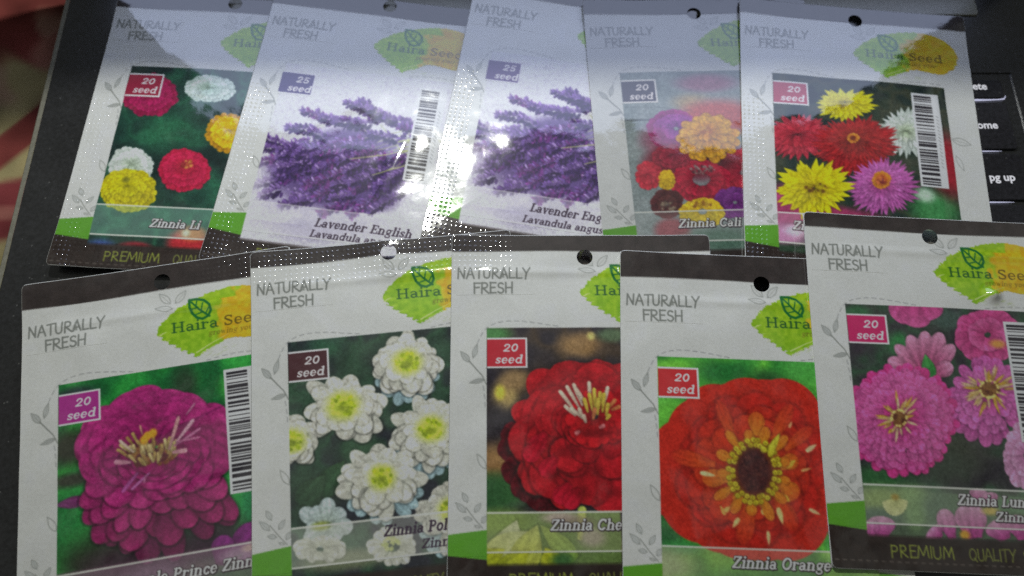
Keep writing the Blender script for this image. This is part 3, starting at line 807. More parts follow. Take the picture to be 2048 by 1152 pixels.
def art_orange_king(cv):
    mottled(cv, PIC, [(40, 120, 46), (70, 160, 50), (104, 188, 60), (60, 150, 56)], 14, 71)
    for (x, y, rx, ry, c) in [(1345, 735, 60, 16, (112, 190, 60)), (1450, 745, 60, 26, (30, 104, 44)), (1540, 762, 40, 22, (30, 84, 34)), (1610, 740, 50, 30, (70, 160, 60)), (1335, 835, 40, 50, (100, 184, 60)), (1330, 1080, 36, 34, (40, 90, 50)), (1365, 1095, 40, 14, (56, 140, 66)), (1310, 1130, 80, 30, (132, 170, 110))]:
        pxblob(cv, (x, y), rx, ry, c, .6, .95)
    O0, O1 = (146, 26, 16), (190, 40, 26)
    c = (1500, 938)
    out = [(1352, 826, 64), (1398, 782, 62), (1448, 774, 62), (1500, 762, 70), (1555, 770, 64), (1606, 778, 70), (1660, 860, 76), (1685, 940, 76), (1670, 1030, 76), (1625, 1098, 76), (1545, 1115, 76), (1465, 1110, 76), (1395, 1078, 70), (1335, 1034, 76), (1292, 968, 78), (1306, 900, 70)]
    for (x, y, wd) in out:
        d = np.array([x - c[0], y - c[1]], float); L = math.hypot(*d); d /= L
        t = np.array([x, y]) + d * 6
        pxpetal(cv, np.array(c) + d * 40, t, wd * 1.05, (170, 34, 22), O1, 'round', .08, .1, .02)
    for k, (n, r, wd) in enumerate([(13, 150, 46), (12, 128, 40), (12, 108, 30)]):
        for i in range(n):
            a = 6.2832 * (i + .4 * k + (rng.rand() - .5) * .3) / n
            d = np.array([math.cos(a), math.sin(a)])
            cc = np.array([(182, 34, 24), (184, 40, 24), (188, 50, 26)][k]) * (1 + (rng.rand() - .5) * .08)
            pxpetal(cv, np.array(c) + d * 24, np.array(c) + d * r * (1 + (rng.rand() - .5) * .12), wd, cc * .9, cc, 'round', .18, .3, .05)
    for (x, y, L, a, wd) in [(1512, 872, 48, -88, 17), (1545, 880, 80, -62, 14), (1468, 880, 86, -112, 13), (1430, 930, 90, -166, 16), (1460, 955, 56, 178, 18), (1478, 985, 70, 140, 26), (1500, 1000, 90, 100, 18), (1550, 985, 86, 62, 18), (1560, 965, 46, 40, 20), (1560, 935, 40, -30, 16), (1570, 900, 70, -40, 12)]:
        a = math.radians(a)
        pxpetal(cv, (x, y), (x + math.cos(a) * L, y + math.sin(a) * L), wd, ((204, 122, 32) if L < 62 else (196, 78, 28)), ((200, 84, 30) if L < 62 else (188, 46, 27)), 'round', .25, .16, .05)
    zinnia(cv, (1508, 945), 62, 76, [(.5, .9, 11, 9, (170, 96, 20), (214, 124, 40))], jit=.25, shade=.3, shadow=.3)
    pxblob(cv, (1508, 945), 52, 62, (96, 44, 26), .3, .85)
    for (b, t, wd, cl) in [((1400, 945), (1432, 952), 5, (236, 196, 140)), ((1478, 1036), (1465, 1056), 5, (240, 190, 120)), ((1536, 1062), (1538, 1092), 4, (240, 190, 130)), ((1556, 1015), (1566, 1050), 6, (240, 190, 120)), ((1612, 903), (1634, 888), 5, (240, 190, 140)), ((1618, 1018), (1642, 1030), 4, (236, 170, 120)), ((1448, 1024), (1462, 1012), 5, (230, 170, 90)), ((1566, 992), (1580, 1004), 6, (230, 180, 60)), ((1572, 934), (1592, 920), 6, (226, 170, 60)), ((1602, 942), (1624, 936), 3, (230, 150, 90)), ((1450, 1030), (1440, 1010), 4, (226, 160, 80)), ((1578, 856), (1584, 842), 3, (230, 150, 100)), ((1530, 1030), (1528, 1012), 8, (240, 200, 110))]:
        pxpetal(cv, b, t, wd, cl, np.array(cl) * .95, 'point', .2, .15)
    for i in range(13):
        a = 6.2832 * i / 13 + .2
        x, y = 1508 + math.cos(a) * 62, 945 + math.sin(a) * 74
        pxpetal(cv, (1508 + math.cos(a) * 46, 945 + math.sin(a) * 56), (1508 + math.cos(a) * (74 + 9 * (i % 3)), 945 + math.sin(a) * (87 + 9 * (i % 3))), 8 + 4 * rng.rand(), (190, 120, 24), (212, 112, 36), 'round', .3, .4)
    for rr, n, k in [(.98, 26, 1.0), (.82, 24, .9)]:
        for i in range(n):
            a = 6.2832 * (i + rng.rand() * .5) / n
            x, y = 1508 + math.cos(a) * 52 * rr, 943 + math.sin(a) * 64 * rr
            f = Pic(cv, (x, y))
            cv.blob(f.o, 6.4 * f.k, 6.0 * f.k, (112, 84, 16), .3)
            cv.blob(f.o + np.array([0, -.1]), 5.2 * f.k, 4.8 * f.k, [(196, 184, 40), (210, 196, 54), (184, 164, 30)][i % 3], .3)
            cv.blob(f.o, 1.8 * f.k, 1.7 * f.k, (130, 104, 20), .5)
    for (b, t) in [((1538, 905), (1560, 866)), ((1540, 910), (1548, 880)), ((1530, 905), (1522, 890))]:
        pxpetal(cv, b, t, 7, (190, 180, 40), (214, 204, 60), 'point')
    pxblob(cv, (1508, 942), 33, 44, (66, 30, 30), .25)
    specks(cv, (1508, 942), 30, 40, 150, 2.2, [(54, 24, 26), (78, 36, 34), (88, 46, 40)])
    pxblob(cv, (1400, 1125), 60, 30, (60, 150, 70), .3, .0)


def art_luminosa_pink(cv):
    mottled(cv, PIC, [(44, 40, 46), (52, 58, 52), (48, 76, 54), (50, 50, 52)], 9, 81)
    for (x, y, rx, ry, c) in [(1715, 625, 26, 14, (50, 100, 62)), (1800, 690, 20, 24, (44, 120, 60)), (1715, 690, 20, 24, (50, 40, 50)), (1900, 900, 70, 50, (56, 60, 48)), (1760, 955, 60, 24, (46, 92, 50)), (1900, 640, 36, 20, (66, 84, 76)), (1860, 930, 80, 30, (48, 58, 46))]:
        pxblob(cv, (x, y), rx, ry, c, .6, .95)
    p0, p1, p2 = (166, 54, 112), (200, 84, 150), (212, 110, 166)
    for (b, t, wd) in [((1820, 605), (1790, 640), 26), ((1830, 600), (1830, 655), 30), ((1850, 605), (1870, 638), 26)]:
        pxpetal(cv, b, t, wd, (170, 50, 110), (196, 84, 140), 'round', .2, .25)
    zinnia(cv, (1975, 670), 66, 54, [(.3, 1, 14, 20, (160, 46, 100), (198, 80, 136)), (.1, .6, 10, 18, (170, 56, 108), (206, 96, 150))], shade=.2, shadow=.3)
    pxblob(cv, (1995, 688), 14, 8, (206, 140, 70), .6)
    for (b, t, wd) in [((1850, 745), (1775, 720), 16), ((1850, 745), (1790, 690), 15), ((1852, 745), (1818, 670), 17), ((1855, 745), (1850, 662), 17), ((1860, 745), (1882, 665), 18), ((1862, 745), (1908, 690), 15), ((1850, 755), (1775, 745), 14), ((1862, 750), (1905, 730), 16)]:
        pxpetal(cv, b, t, wd, (150, 50, 92), (206, 142, 172), 'round', .3, .35)
    pxpetal(cv, (1862, 755), (1850, 708), 14, (40, 110, 50), (66, 150, 66), 'point')
    zinnia(cv, (1975, 800), 82, 88, [(.5, 1, 19, 14, (150, 50, 116), (196, 94, 160)), (.35, .82, 17, 13, (156, 54, 120), (204, 104, 170)), (.2, .66, 15, 12, (160, 54, 122), (206, 108, 174)), (.1, .46, 12, 11, (150, 48, 108), (196, 92, 160))], off=(4, -16), shade=.24, shadow=.34)
    zinnia(cv, (2052, 912), 46, 70, [(.3, 1, 16, 16, (176, 110, 150), (208, 154, 188)), (.1, .6, 10, 14, (180, 110, 154), (210, 156, 190))], shade=.2, shadow=.3)
    zinnia(cv, (1803, 838), 112, 112, [(.75, 1, 34, 11, (176, 40, 104), (206, 62, 136)), (.66, .93, 30, 11.5, p0, p1), (.56, .84, 28, 11.5, p0, (204, 92, 154)), (.46, .74, 26, 11.5, p0, (206, 96, 158)), (.36, .64, 23, 11, p0, (208, 98, 160)), (.26, .54, 20, 10.5, p0, (204, 90, 154)), (.15, .43, 16, 10, p0, (198, 78, 144)), (.05, .32, 12, 9, (138, 32, 84), (184, 58, 124))], off=(0, -6), shade=.22, shadow=.3, cj=.1)
    R = np.random.RandomState(8)

    def stam(c, rx, ry, n, L):
        specks(cv, c, rx * .5, ry * .5, 40, 4.5, [(112, 70, 40), (90, 50, 34), (130, 90, 50)])
        for i in range(n):
            a = R.rand() * 6.28; q = .35 + .5 * R.rand()
            b = (c[0] + math.cos(a) * rx * q, c[1] + math.sin(a) * ry * q)
            l = L * (.6 + .8 * R.rand())
            t = (b[0] + math.cos(a) * l, b[1] + math.sin(a) * l - 2)
            cc = np.array([(222, 186, 120), (206, 160, 90), (230, 190, 150), (214, 170, 60)][R.randint(4)])
            pxpetal(cv, b, t, 2.8, cc * .8, cc, 'point', .2, .25)
        for i in range(22):
            a = R.rand() * 6.28
            pxblob(cv, (c[0] + math.cos(a) * rx * .5, c[1] + math.sin(a) * ry * .5), 2.6, 2.6, (214, 190, 110), .4)
    stam((1798, 836), 30, 32, 26, 22)
    stam((1978, 778), 36, 34, 44, 26)
    pxpoly(cv, [(1725, 978), (2060, 996), (2060, 1080), (1725, 1080)], (76, 92, 70))
    for (x, y, rx, ry, c) in [(1770, 1000, 60, 26, (130, 150, 84)), (1830, 990, 30, 18, (120, 150, 90)), (1760, 1030, 50, 14, (70, 90, 76)), (1880, 1020, 40, 40, (84, 104, 84)), (1830, 1030, 20, 30, (110, 140, 90)), (2030, 1010, 40, 14, (96, 130, 96))]:
        pxblob(cv, (x, y), rx, ry, c, .7, .9)
    for a in range(100, 440, 22):
        pass
    for i in range(13):
        a = math.radians(10 + i * 13)
        pxpetal(cv, (1790, 998), (1790 + math.cos(a) * 26, 1000 + math.sin(a) * 32), 4, (190, 190, 110), (206, 204, 140), 'strap', .2, .2)
    pxblob(cv, (1790, 994), 8, 6, (150, 120, 40), .6)
    for (b, t, wd) in [((1765, 1075), (1760, 1032), 30), ((1745, 1075), (1740, 1040), 16), ((1905, 1078), (1885, 1018), 20), ((1945, 1078), (1925, 1012), 24), ((1955, 1075), (1950, 1010), 22), ((2010, 1080), (1990, 1040), 30), ((2045, 1080), (2030, 1030), 24), ((1880, 1078), (1860, 1058), 24), ((1960, 1005), (1960, 978), 22), ((1985, 1010), (1975, 985), 18)]:
        pxpetal(cv, b, t, wd, (160, 50, 120), (200, 140, 176), 'round', .2, .3)
    pxblob(cv, (1930, 1070), 10, 9, (206, 150, 50), .5)
    pxblob(cv, (1980, 1022), 16, 8, (190, 160, 80), .6)


# ------------------------------------------------------------------ the common layout of every packet print
LOGO = [(43.0, 14.5), (44.5, 12.2), (47, 9.8), (50, 7.6), (53, 6.0), (56, 4.7), (60, 3.5), (64, 2.7), (68, 2.3), (72, 2.6), (76, 3.6), (79.5, 5.4), (82.3, 8.3), (83.8, 12), (83.2, 15.5), (81, 18.4), (78, 20.4), (75.2, 21.0), (71, 20.6), (67.5, 20.0), (64.8, 20.2), (62.5, 21.4), (60, 22.6), (57.5, 23.8), (55.6, 25.0), (54.2, 24.4), (54.6, 23.4), (52.6, 23.4), (52.9, 22.3), (50.6, 22.2), (51, 21.2), (48.6, 20.6), (48.8, 19.6), (46.6, 19.3), (46.8, 18.2), (44.8, 17.6), (45.2, 16.6), (43.6, 16.0)]
GREY = (128, 130, 124)


def leaf(cv, a, b, wd, color=GREY, lw=.12, fill=None, alpha=.9, vein=True):
    a = np.array(a, float); b = np.array(b, float); d = b - a; n = np.array([-d[1], d[0]]) / (math.hypot(*d) + 1e-6)
    up = [a + d * t + n * wd * math.sin(math.pi * t ** .85) for t in np.linspace(0, 1, 9)]
    dn = [a + d * t - n * wd * math.sin(math.pi * t ** .85) for t in np.linspace(0, 1, 9)]
    if fill is not None:
        cv.poly(up + dn[::-1], fill, .75)
    cv.stroke(up, lw, lw, color, alpha); cv.stroke(dn, lw, lw, color, alpha)
    if vein:
        cv.stroke([a, a + d * .8], lw * .8, lw * .6, color, alpha * .8)


def dashes(cv, pts, L, gap, lw, color, alpha=1.0):
    pts = [np.array(p, float) for p in pts]
    # smooth by subdividing
    for _ in range(2):
        q = [pts[0]]
        for a, b in zip(pts[:-1], pts[1:]):
            q += [a * .75 + b * .25, a * .25 + b * .75]
        pts = q + [pts[-1]]
    seg = np.array([0] + [math.hypot(*(b - a)) for a, b in zip(pts[:-1], pts[1:])]).cumsum()
    P_ = np.array(pts)
    t = 0.0
    while t + L < seg[-1]:
        ts = np.linspace(t, t + L, 4)
        cv.stroke(list(zip(np.interp(ts, seg, P_[:, 0]), np.interp(ts, seg, P_[:, 1]))), lw, lw, color, alpha)
        t += L + gap


def paint_packet(pk):
    W, top, bot = pk.W, pk.top, pk.bot
    cv = Canvas(-0.5, W + .5, top - .5, bot + .5, (197, 197, 192))
    cv.P = (pk.ref or pk).P
    # faint paper tone
    cv.a *= (1 + (vnoise(cv.h, cv.w, 30 * 1.0, pk.seed)[..., None] - .5) * .03)
    # picture, clipped to its frame
    keep = cv.a.copy()
    pk.art(cv)
    m = np.ones((cv.h, cv.w), dtype=bool)
    x0, x1 = int((PIC[0] + .5) * RES), int((PIC[1] + .5) * RES)
    y0, y1 = int((PIC[2] - cv.v0) * RES), int((PIC[3] - cv.v0) * RES)
    m[y0:y1, x0:x1] = False
    cv.a[m] = keep[m]
    b_ = cv.a[y0:y1, x0:x1].copy()
    for _ in range(1):
        for ax in (0, 1):
            pd = np.pad(b_, [(2, 2) if i == ax else (0, 0) for i in range(3)], mode='edge')
            n_ = b_.shape[ax]
            b_ = sum(np.take(pd, np.arange(i, i + n_), axis=ax) for i in range(5)) / 5
    cv.a[y0:y1, x0:x1] = b_ * .75 + cv.a[y0:y1, x0:x1] * .25
    # print grain of the picture
    g = (vnoise(cv.h, cv.w, 2.2, pk.seed + 5) - .5) + .7 * (vnoise(cv.h, cv.w, 6.5, pk.seed + 6) - .5)
    sub = cv.a[y0:y1, x0:x1]
    cv.a[y0:y1, x0:x1] = sub * (1 + g[y0:y1, x0:x1, None] * .16) + g[y0:y1, x0:x1, None] * 8
    # dark bands
    n1 = vnoise(cv.h, cv.w, 3, pk.seed + 8); n2 = vnoise(cv.h, cv.w, 22, pk.seed + 9)
    wood = (n1 * .5 + n2 * .5)[..., None]
    sl, U, V = cv.box(-.5, W + .5, top - .5, 1.5)
    edge = 0.25 * np.sin(U * .09 + pk.seed)
    mm = np.clip((edge - V) * RES + .5, 0, 1) * np.ones_like(U)
    cv.put(sl, mm, np.array((54, 47, 45)) * (.82 + .36 * wood[sl]))
    sl, U, V = cv.box(-.5, W + .5, 94, bot + .5)
    lo_ = np.where(U < 11.8, 97.3 + .11 * U, np.where(U > 77, 98.6 + .05 * (U - 77), PIC[3] - 1.0 + .0 * U))
    soft = np.where((U < 11.8) | (U > 77), .12, 1.2)
    mm = np.clip((V - lo_) / soft + .5, 0, 1)
    cv.put(sl, mm, np.array((42, 32, 28)) * (.8 + .4 * wood[sl]))
    # green corner patches
    for (a, b, y0_, y1_, z0, z1) in [(-.5, 11.8, 91.4, 90.0, 97.3, 98.6), (77.0, W + .5, 90.4, 91.6, 98.4, 97.6)]:
        cv.poly([(a, y0_), (b, y1_), (b, z1), (a, z0)], (88, 150, 40))
    sl, U, V = cv.box(-.5, W + .5, 89, 99)
    # banner
    kb = pk.banner
    sl, U, V = cv.box(PIC[0], PIC[1], 85.2, 96.6)
    cv.put(sl, np.ones((V.shape[0], U.shape[1])), kb['tint'], kb['alpha'])
    for vv in (85.1, 96.5):
        cv.rect(PIC[0], PIC[1], vv - .28, vv + .28, (206, 206, 196), kb.get('line', .85))
    for (t_, u_, v_, cap, wd, dark, it) in kb['text']:
        if dark:
            text(cv, t_, u_, v_, cap, wd, SERIF, (60, 46, 62), slant=.22, bold=1.1)
        else:
            text(cv, t_, u_, v_, cap, wd, SERIF, (222, 222, 216), slant=.22, bold=1.0, outline=(52, 40, 46))
    # seed count badge
    if pk.badge_outline:
        cv.rect(PIC[0] + (0 if pk.badge_outline == 1 else -.5), 24.9, 30.2, 40.3, (212, 208, 204))
        cv.rect(PIC[0], 24.3, 30.8, 39.7, pk.badge)
    else:
        cv.rect(11.2, 23.5, 31.0, 39.6, pk.badge)
    tc_ = (224, 216, 214)
    text(cv, pk.count, 16.9, 34.8, 2.5, 5.0, SERIF, tc_, slant=.2, bold=1.15)
    text(cv, 'seed', 14.3, 38.7, 2.7, 9.0, SERIF, tc_, slant=.2, bold=1.15)
    # hand lettered line
    text(cv, 'NATURALLY', 1.9, 9.7, 3.7, 24.6, HAND, (118, 120, 114), jit=.12, bold=1.0)
    text(cv, 'FRESH', 7.3, 14.9, 3.7, 13.4, HAND, (118, 120, 114), jit=.12, bold=1.05)
    cv.poly([(15.9, 9.5), (17.0, 6.1), (17.7, 9.5)], (128, 130, 124), .8)
    # logo: green brush blot with a yellow one over its right end
    P_ = np.array(LOGO)
    sl, U, V = cv.box(42, 85, 1, 26)
    Ub, Vb = np.broadcast_arrays(U, V)
    jag = (vnoise(V.shape[0], U.shape[1], 5, pk.seed + 30) - .5) * 1.1
    mk = inpoly(P_, Ub + jag, Vb + jag * .5)
    br = vnoise(V.shape[0], U.shape[1], 9, pk.seed + 31)
    gcol = np.array((138, 178, 30)) + (br[..., None] - .5) * np.array((36, 26, 20)) + ((Vb[..., None] - 14) * np.array((-.6, -.2, .3)))
    ymix = sm(Ub + (vnoise(V.shape[0], U.shape[1], 16, pk.seed + 32) - .5) * 5 + (Vb < 6) * -6, 61.5, 64.5)[..., None]
    ycol = np.array((214, 168, 30)) + (br[..., None] - .5) * np.array((30, 30, 16))
    cv.put(sl, mk, gcol * (1 - ymix) + ycol * ymix)
    for (a, b, wd) in [((43.8, 16.2), (46.3, 15.0), .28), ((55.5, 23.4), (66, 18.6), .22), ((57, 24), (64, 20.9), .16), ((48, 20.6), (50, 19.8), .14), ((46.0, 18.6), (47.6, 17.9), .14)]:
        cv.stroke([a, ((a[0] + b[0]) / 2, (a[1] + b[1]) / 2 - .25), b], wd, wd * .3, (206, 216, 160), .75)
    for i in range(14):
        r_ = np.random.RandomState(pk.seed * 40 + i)
        uu, vv = 56 + 12 * r_.rand(), 23 + 2.6 * r_.rand() - (0)
        cv.stroke([(uu, vv), (uu + 1.2, vv - .5)], .06, .05, (150, 170, 90), .6)
    dg = (24, 100, 44)
    lf = [(53.7, 5.0), (56.2, 5.0), (58.6, 5.8), (60.3, 7.5), (60.7, 9.6), (59.8, 11.4), (58.0, 12.2), (56.2, 11.6), (54.7, 9.9), (53.9, 7.6), (53.7, 5.0)]
    cv.stroke(lf, .42, .42, dg)
    cv.stroke([(54.4, 5.8), (57.2, 9.0), (60.2, 11.6)], .30, .34, dg)
    for a, b in [((56.0, 7.6), (56.2, 5.6)), ((57.6, 9.3), (58.2, 6.6)), ((56.3, 8.2), (54.6, 8.4)), ((58.0, 9.8), (55.8, 10.4)), ((59.0, 10.4), (60.0, 8.6))]:
        cv.stroke([a, b], .22, .2, dg)
    leaf(cv, (61.6, 11.0), (65.2, 5.6), 1.0, (150, 150, 30), .08, alpha=.5)
    text(cv, 'Haira', 47.8, 15.7, 3.5, 15.2, SERIF, (40, 88, 36), bold=.95)
    text(cv, 'Seed', 64.6, 15.7, 3.5, 13.2, SERIF, (98, 86, 24), bold=.95)
    text(cv, 'growing your', 59.5, 18.2, 1.7, 15.5, SERIF, (110, 104, 30), slant=.25, bold=1.0, alpha=.8)
    # sketched leaves, dashes and sprigs
    leaf(cv, (47.6, 5.2), (44.0, 1.2), 1.15); leaf(cv, (49.2, 5.4), (52.8, 1.4), 1.1); leaf(cv, (48.4, 7.2), (42.6, 6.3), .95)
    dashes(cv, [(7.2, 37), (8.2, 33.2), (9.7, 29.4), (11.7, 26.6), (15, 25.0), (19.5, 24.4), (25, 24.8), (30, 25.6), (36, 26.5)], 1.5, 1.1, .12, (132, 132, 132))
    dashes(cv, [(58.5, 26.5), (63, 25.8), (69, 25.4), (78, 26)], 1.5, 1.1, .12, (132, 132, 132))
    dashes(cv, [(10.6, 46), (11.1, 49.5), (11.2, 55)], 1.5, 1.1, .12, (132, 132, 132))
    leaf(cv, (6.2, 38.2), (3.2, 34.6), .95, fill=(160, 162, 158)); leaf(cv, (7.3, 36.8), (8.6, 32.2), .75, fill=(172, 174, 170)); leaf(cv, (11.0, 43.9), (6.2, 45.0), .7, fill=(150, 152, 148))
    cv.stroke([(6.0, 37.8), (8.4, 40.6), (10.2, 42.6), (11.6, 45.5)], .22, .16, GREY)
    for a, b, wd in [((5.8, 81.9), (4.2, 79.0), .8), ((5.3, 84.9), (2.2, 82.0), .85), ((8.0, 84.9), (9.9, 82.2), .75), ((7.3, 87.0), (4.6, 86.6), .65), ((10.2, 88.0), (11.7, 85.9), .75), ((8.0, 88.8), (9.8, 89.4), .4)]:
        leaf(cv, a, b, wd, fill=(180, 182, 178) if wd > .6 else None, lw=.1)
    cv.stroke([(5.3, 83.4), (8.0, 86.8), (10.6, 89.6)], .14, .12, GREY)
    leaf(cv, (11.4, 72.0), (8.7, 67.4), .95, vein=False)
    leaf(cv, (77.4, 49.2), (84.4, 50.6), 1.5); leaf(cv, (78, 56), (80.4, 62), .9, alpha=.7, vein=False)
    # bottom line and stitching
    text(cv, 'PREMIUM', 18.4, 106.0, 3.4, 19.6, HAND, (138, 148, 56), bold=.74, jit=.3, alpha=.95)
    text(cv, 'QUALITY', 42.2, 106.0, 3.4, 14.6, HAND, (130, 138, 60), bold=.68, jit=.3, alpha=.9)
    text(cv, 'SEED', 58.9, 106.0, 3.4, 10.0, HAND, (138, 150, 56), bold=.74, jit=.3, alpha=.95)
    dashes(cv, [(1.0, 107.4), (30, 107.5), (60, 107.4), (87, 107.5)], 1.1, 1.3, .12, (140, 132, 122), .7)
    # barcode label
    if pk.barcode:
        cv.rect(63.7, 73.9, 30.6, 70.0, (206, 206, 204))
        r_ = np.random.RandomState(77)
        v_ = 31.6
        while v_ < 69.0:
            t_ = [.32, .32, .55, .6, .9, 1.2][r_.randint(6)]
            if v_ + t_ > 69.3: break
            cv.rect(64.5, 71.2, v_, v_ + t_, (44, 40, 46))
            v_ += t_ + [.3, .45, .7, 1.0][r_.randint(4)]
        for q in np.arange(40, 62, 1.5):
            cv.stroke([(72.2, q), (72.9, q + .7)], .16, .16, (110, 110, 112), .7)
    # hole
    pk.cv = cv
    # smooth a little (ink spread), convert to reflectance
    a = cv.a
    for ax in (0, 1):
        a = (np.roll(a, 1, ax) + 2 * a + np.roll(a, -1, ax)) / 4
    lin = s2l(a) * pk.gain
    pk.lin = np.clip(lin, .004, .84).astype(np.float32)


# ------------------------------------------------------------------ packets
SL, TL_ = .025, 4.5 / 120.0


class Packet:
    def __init__(s, key, a, b, hd, top, art, count='20', badge=(180, 35, 50), outline=1, banner=None, barcode=False, hole=(45.5, -1.0), seed=1, ref=None, domes=(), ridges=(), dark=1.0, bot=109.8, amp=1.0, emboss=()):
        s.W = 88.0
        s.top, s.bot = top, bot
        s.art, s.count, s.badge, s.badge_outline, s.banner, s.barcode, s.hole, s.seed, s.ref = art, count, badge, outline, banner, barcode, hole, seed, ref
        s.gain = 1.5 * dark
        s.domes = []; s.ridges = []
        s.amp = amp
        s.emboss = emboss
        upper = key[0] == 'T'
        pl = (0.0, 0.0, 0.0)

        def un(x, y):
            d = ray(x, y)
            k = (pl[0] + pl[1] * CAM[0] + pl[2] * CAM[1] - CAM[2]) / (d[2] - pl[1] * d[0] - pl[2] * d[1])
            return CAM + k * d
        by = -100
        for it in range(6):
            A, B = un(*a), un(*b)
            xl = (A[0] + B[0]) / 2
            if upper: pl = (2.8 + SL * xl, -SL, 0.0)
            else:
                pl = (2.8 + SL * xl - TL_ * by, -SL, TL_)
                by = A[1] - 120
        s.pl = pl
        dn = B - A; dn /= np.linalg.norm(dn)
        n = np.array([-pl[1], -pl[2], 1.0]); n /= np.linalg.norm(n)
        du = np.cross(dn, n)
        if du[0] < 0: du = -du
        s.dn, s.du, s.n = dn, du, n
        s.o = A + hd * dn
        r = np.random.RandomState(seed + 100)
        s.waves = [(r.uniform(.08, .36), r.rand() * 6.28, r.rand() * 6.28, r.uniform(.5, 1)) for _ in range(7)]
        for (px, py, rad, hgt) in domes:
            u, v = s.P(px, py)
            s.domes.append((u, v, rad, hgt))
        if not upper:      # the pouch folds where the top seal ends
            s.ridges.append(((4.0, 7.0 + .5 * r.rand()), (84.0, 7.4 + .5 * r.rand()), 1.5, .26))
        for (p0, p1, wd, hgt) in ridges:
            s.ridges.append((s.P(*p0), s.P(*p1), wd, hgt))

    def h(s, u, v):
        u = np.asarray(u, float); v = np.asarray(v, float)
        e = np.minimum(np.minimum(u, s.W - u), np.minimum(v - s.top - 4, s.bot - v - 4))
        bul = .62 * sm(e, 2, 26)
        w_ = 0
        for (f, p, q, a) in s.waves:
            w_ = w_ + a * np.sin(u * f * math.cos(p) + v * f * math.sin(p) + q)
        r = .25 + bul + .075 * s.amp * w_ * (.35 + .65 * sm(e, 0, 10))
        for (a, b, hg) in ((0, s.top, .8), (0, s.bot, .9), (s.W, s.top, .5)):      # corners curl up a little
            r = r + hg * np.exp(-((u - a) ** 2 + (v - b) ** 2) / 13.0 ** 2)
        for (a, b, rad, hg) in s.domes:
            r = r + hg * np.exp(-((u - a) ** 2 + (v - b) ** 2) / rad ** 2)
        for (p0, p1, wd, hg) in s.ridges:
            d = np.array(p1) - np.array(p0); L = d.dot(d)
            t = np.clip(((u - p0[0]) * d[0] + (v - p0[1]) * d[1]) / L, 0, 1)
            q = ((u - p0[0] - t * d[0]) ** 2 + (v - p0[1] - t * d[1]) ** 2) / wd ** 2
            r = r + hg * np.exp(-q) * np.sin(np.pi * np.clip(t * .9 + .05, 0, 1)) ** .5
        return r

    def P(s, x, y):
        """photo measurement -> position on this packet's print (mm)"""
        d = ray(x, y)
        hh = .6
        for _ in range(3):
            c = s.o + s.n * hh
            k = (c - CAM).dot(s.n) / d.dot(s.n)
            q = CAM + k * d - c
            u, v = q.dot(s.du), q.dot(s.dn)
            hh = float(s.h(u, v)) if s.waves else .6
        return u, v

    def xyz(s, u, v, lift=0.0):
        hh = s.h(u, v) + lift
        return (s.o[None] + np.outer(u, s.du) + np.outer(v, s.dn) + np.outer(hh, s.n))

    def emb(s, u, v):
        """where the knurled seal is pressed deep enough to sparkle"""
        e = s.emboss
        m = np.zeros(len(u))
        if 'left' in e: m = np.maximum(m, (1 - sm(u, 7.2, 8.2)) * sm(v, 34, 44))
        if 'bottom' in e: m = np.maximum(m, sm(v, 99.5, 100.3) * .25 * (.3 + .7 * (1 - sm(u, 6, 40))))
        if 'top' in e: m = np.maximum(m, 1 - sm(v, 6.4, 7.4))
        if 'corner' in e: m = np.maximum(m, (1 - sm(v, 7.4, 8.2)) * (1 - sm(u, 4.0, 21.0) * .85) * (u < 21.5))
        if 'faint' in e: m = np.maximum(m, (1 - sm(v, -.5, .5)) * sm(u, 50, 75) * .5)
        return m * (.35 + .65 * (np.abs(u - s.W / 2) < s.W / 2 - .9))

    def color(s, u, v):
        cv = s.cv
        x = np.clip((u - cv.u0) * RES, 0, cv.w - 1.001); y = np.clip((v - cv.v0) * RES, 0, cv.h - 1.001)
        x0 = x.astype(int); y0 = y.astype(int); fx = (x - x0)[:, None]; fy = (y - y0)[:, None]
        L = s.lin
        return (L[y0, x0] * (1 - fx) + L[y0, np.minimum(x0 + 1, cv.w - 1)] * fx) * (1 - fy) + (L[np.minimum(y0 + 1, cv.h - 1), x0] * (1 - fx) + L[np.minimum(y0 + 1, cv.h - 1), np.minimum(x0 + 1, cv.w - 1)] * fx) * fy

    def sheet(s, name, u0, u1, v0, v1, lift, parent, step=.25, keep=None, hole=False):
        us = np.linspace(u0, u1, max(2, int(round((u1 - u0) / step)) + 1)); vs = np.linspace(v0, v1, max(2, int(round((v1 - v0) / step)) + 1))
        U, V = np.meshgrid(us, vs)
        nu, nv = len(us), len(vs)
        idx = np.arange(nu * nv).reshape(nv, nu)
        f = np.stack([idx[:-1, :-1], idx[1:, :-1], idx[1:, 1:], idx[:-1, 1:]], -1).reshape(-1, 4)
        cu = (U[:-1, :-1] + U[1:, 1:]).ravel() / 2; cvv = (V[:-1, :-1] + V[1:, 1:]).ravel() / 2
        U = U.ravel().copy(); V = V.ravel().copy()
        k = np.ones(len(f), dtype=bool)
        if keep is not None: k &= keep(cu, cvv)
        if hole:
            hu, hv, hr = s.hole[0], s.hole[1], 2.7
            k &= ((cu - hu) ** 2 + (cvv - hv) ** 2) > hr ** 2
            d = np.hypot(U - hu, V - hv)
            near = (d < hr + step * .9) & (d > 1e-3)      # snap the rim onto a circle
            U[near] = hu + (U[near] - hu) / d[near] * np.maximum(hr, np.minimum(d[near], hr))
            V[near] = hv + (V[near] - hv) / d[near] * np.maximum(hr, np.minimum(d[near], hr))
        f = f[k]
        used = np.unique(f)
        remap = np.full(nu * nv, -1, dtype=np.int64); remap[used] = np.arange(len(used))
        f = remap[f]; U = U[used]; V = V[used]
        X = (s.xyz(U, V, lift) - s.base) * S
        pm = np.stack([U, V, s.emb(U, V)], -1)
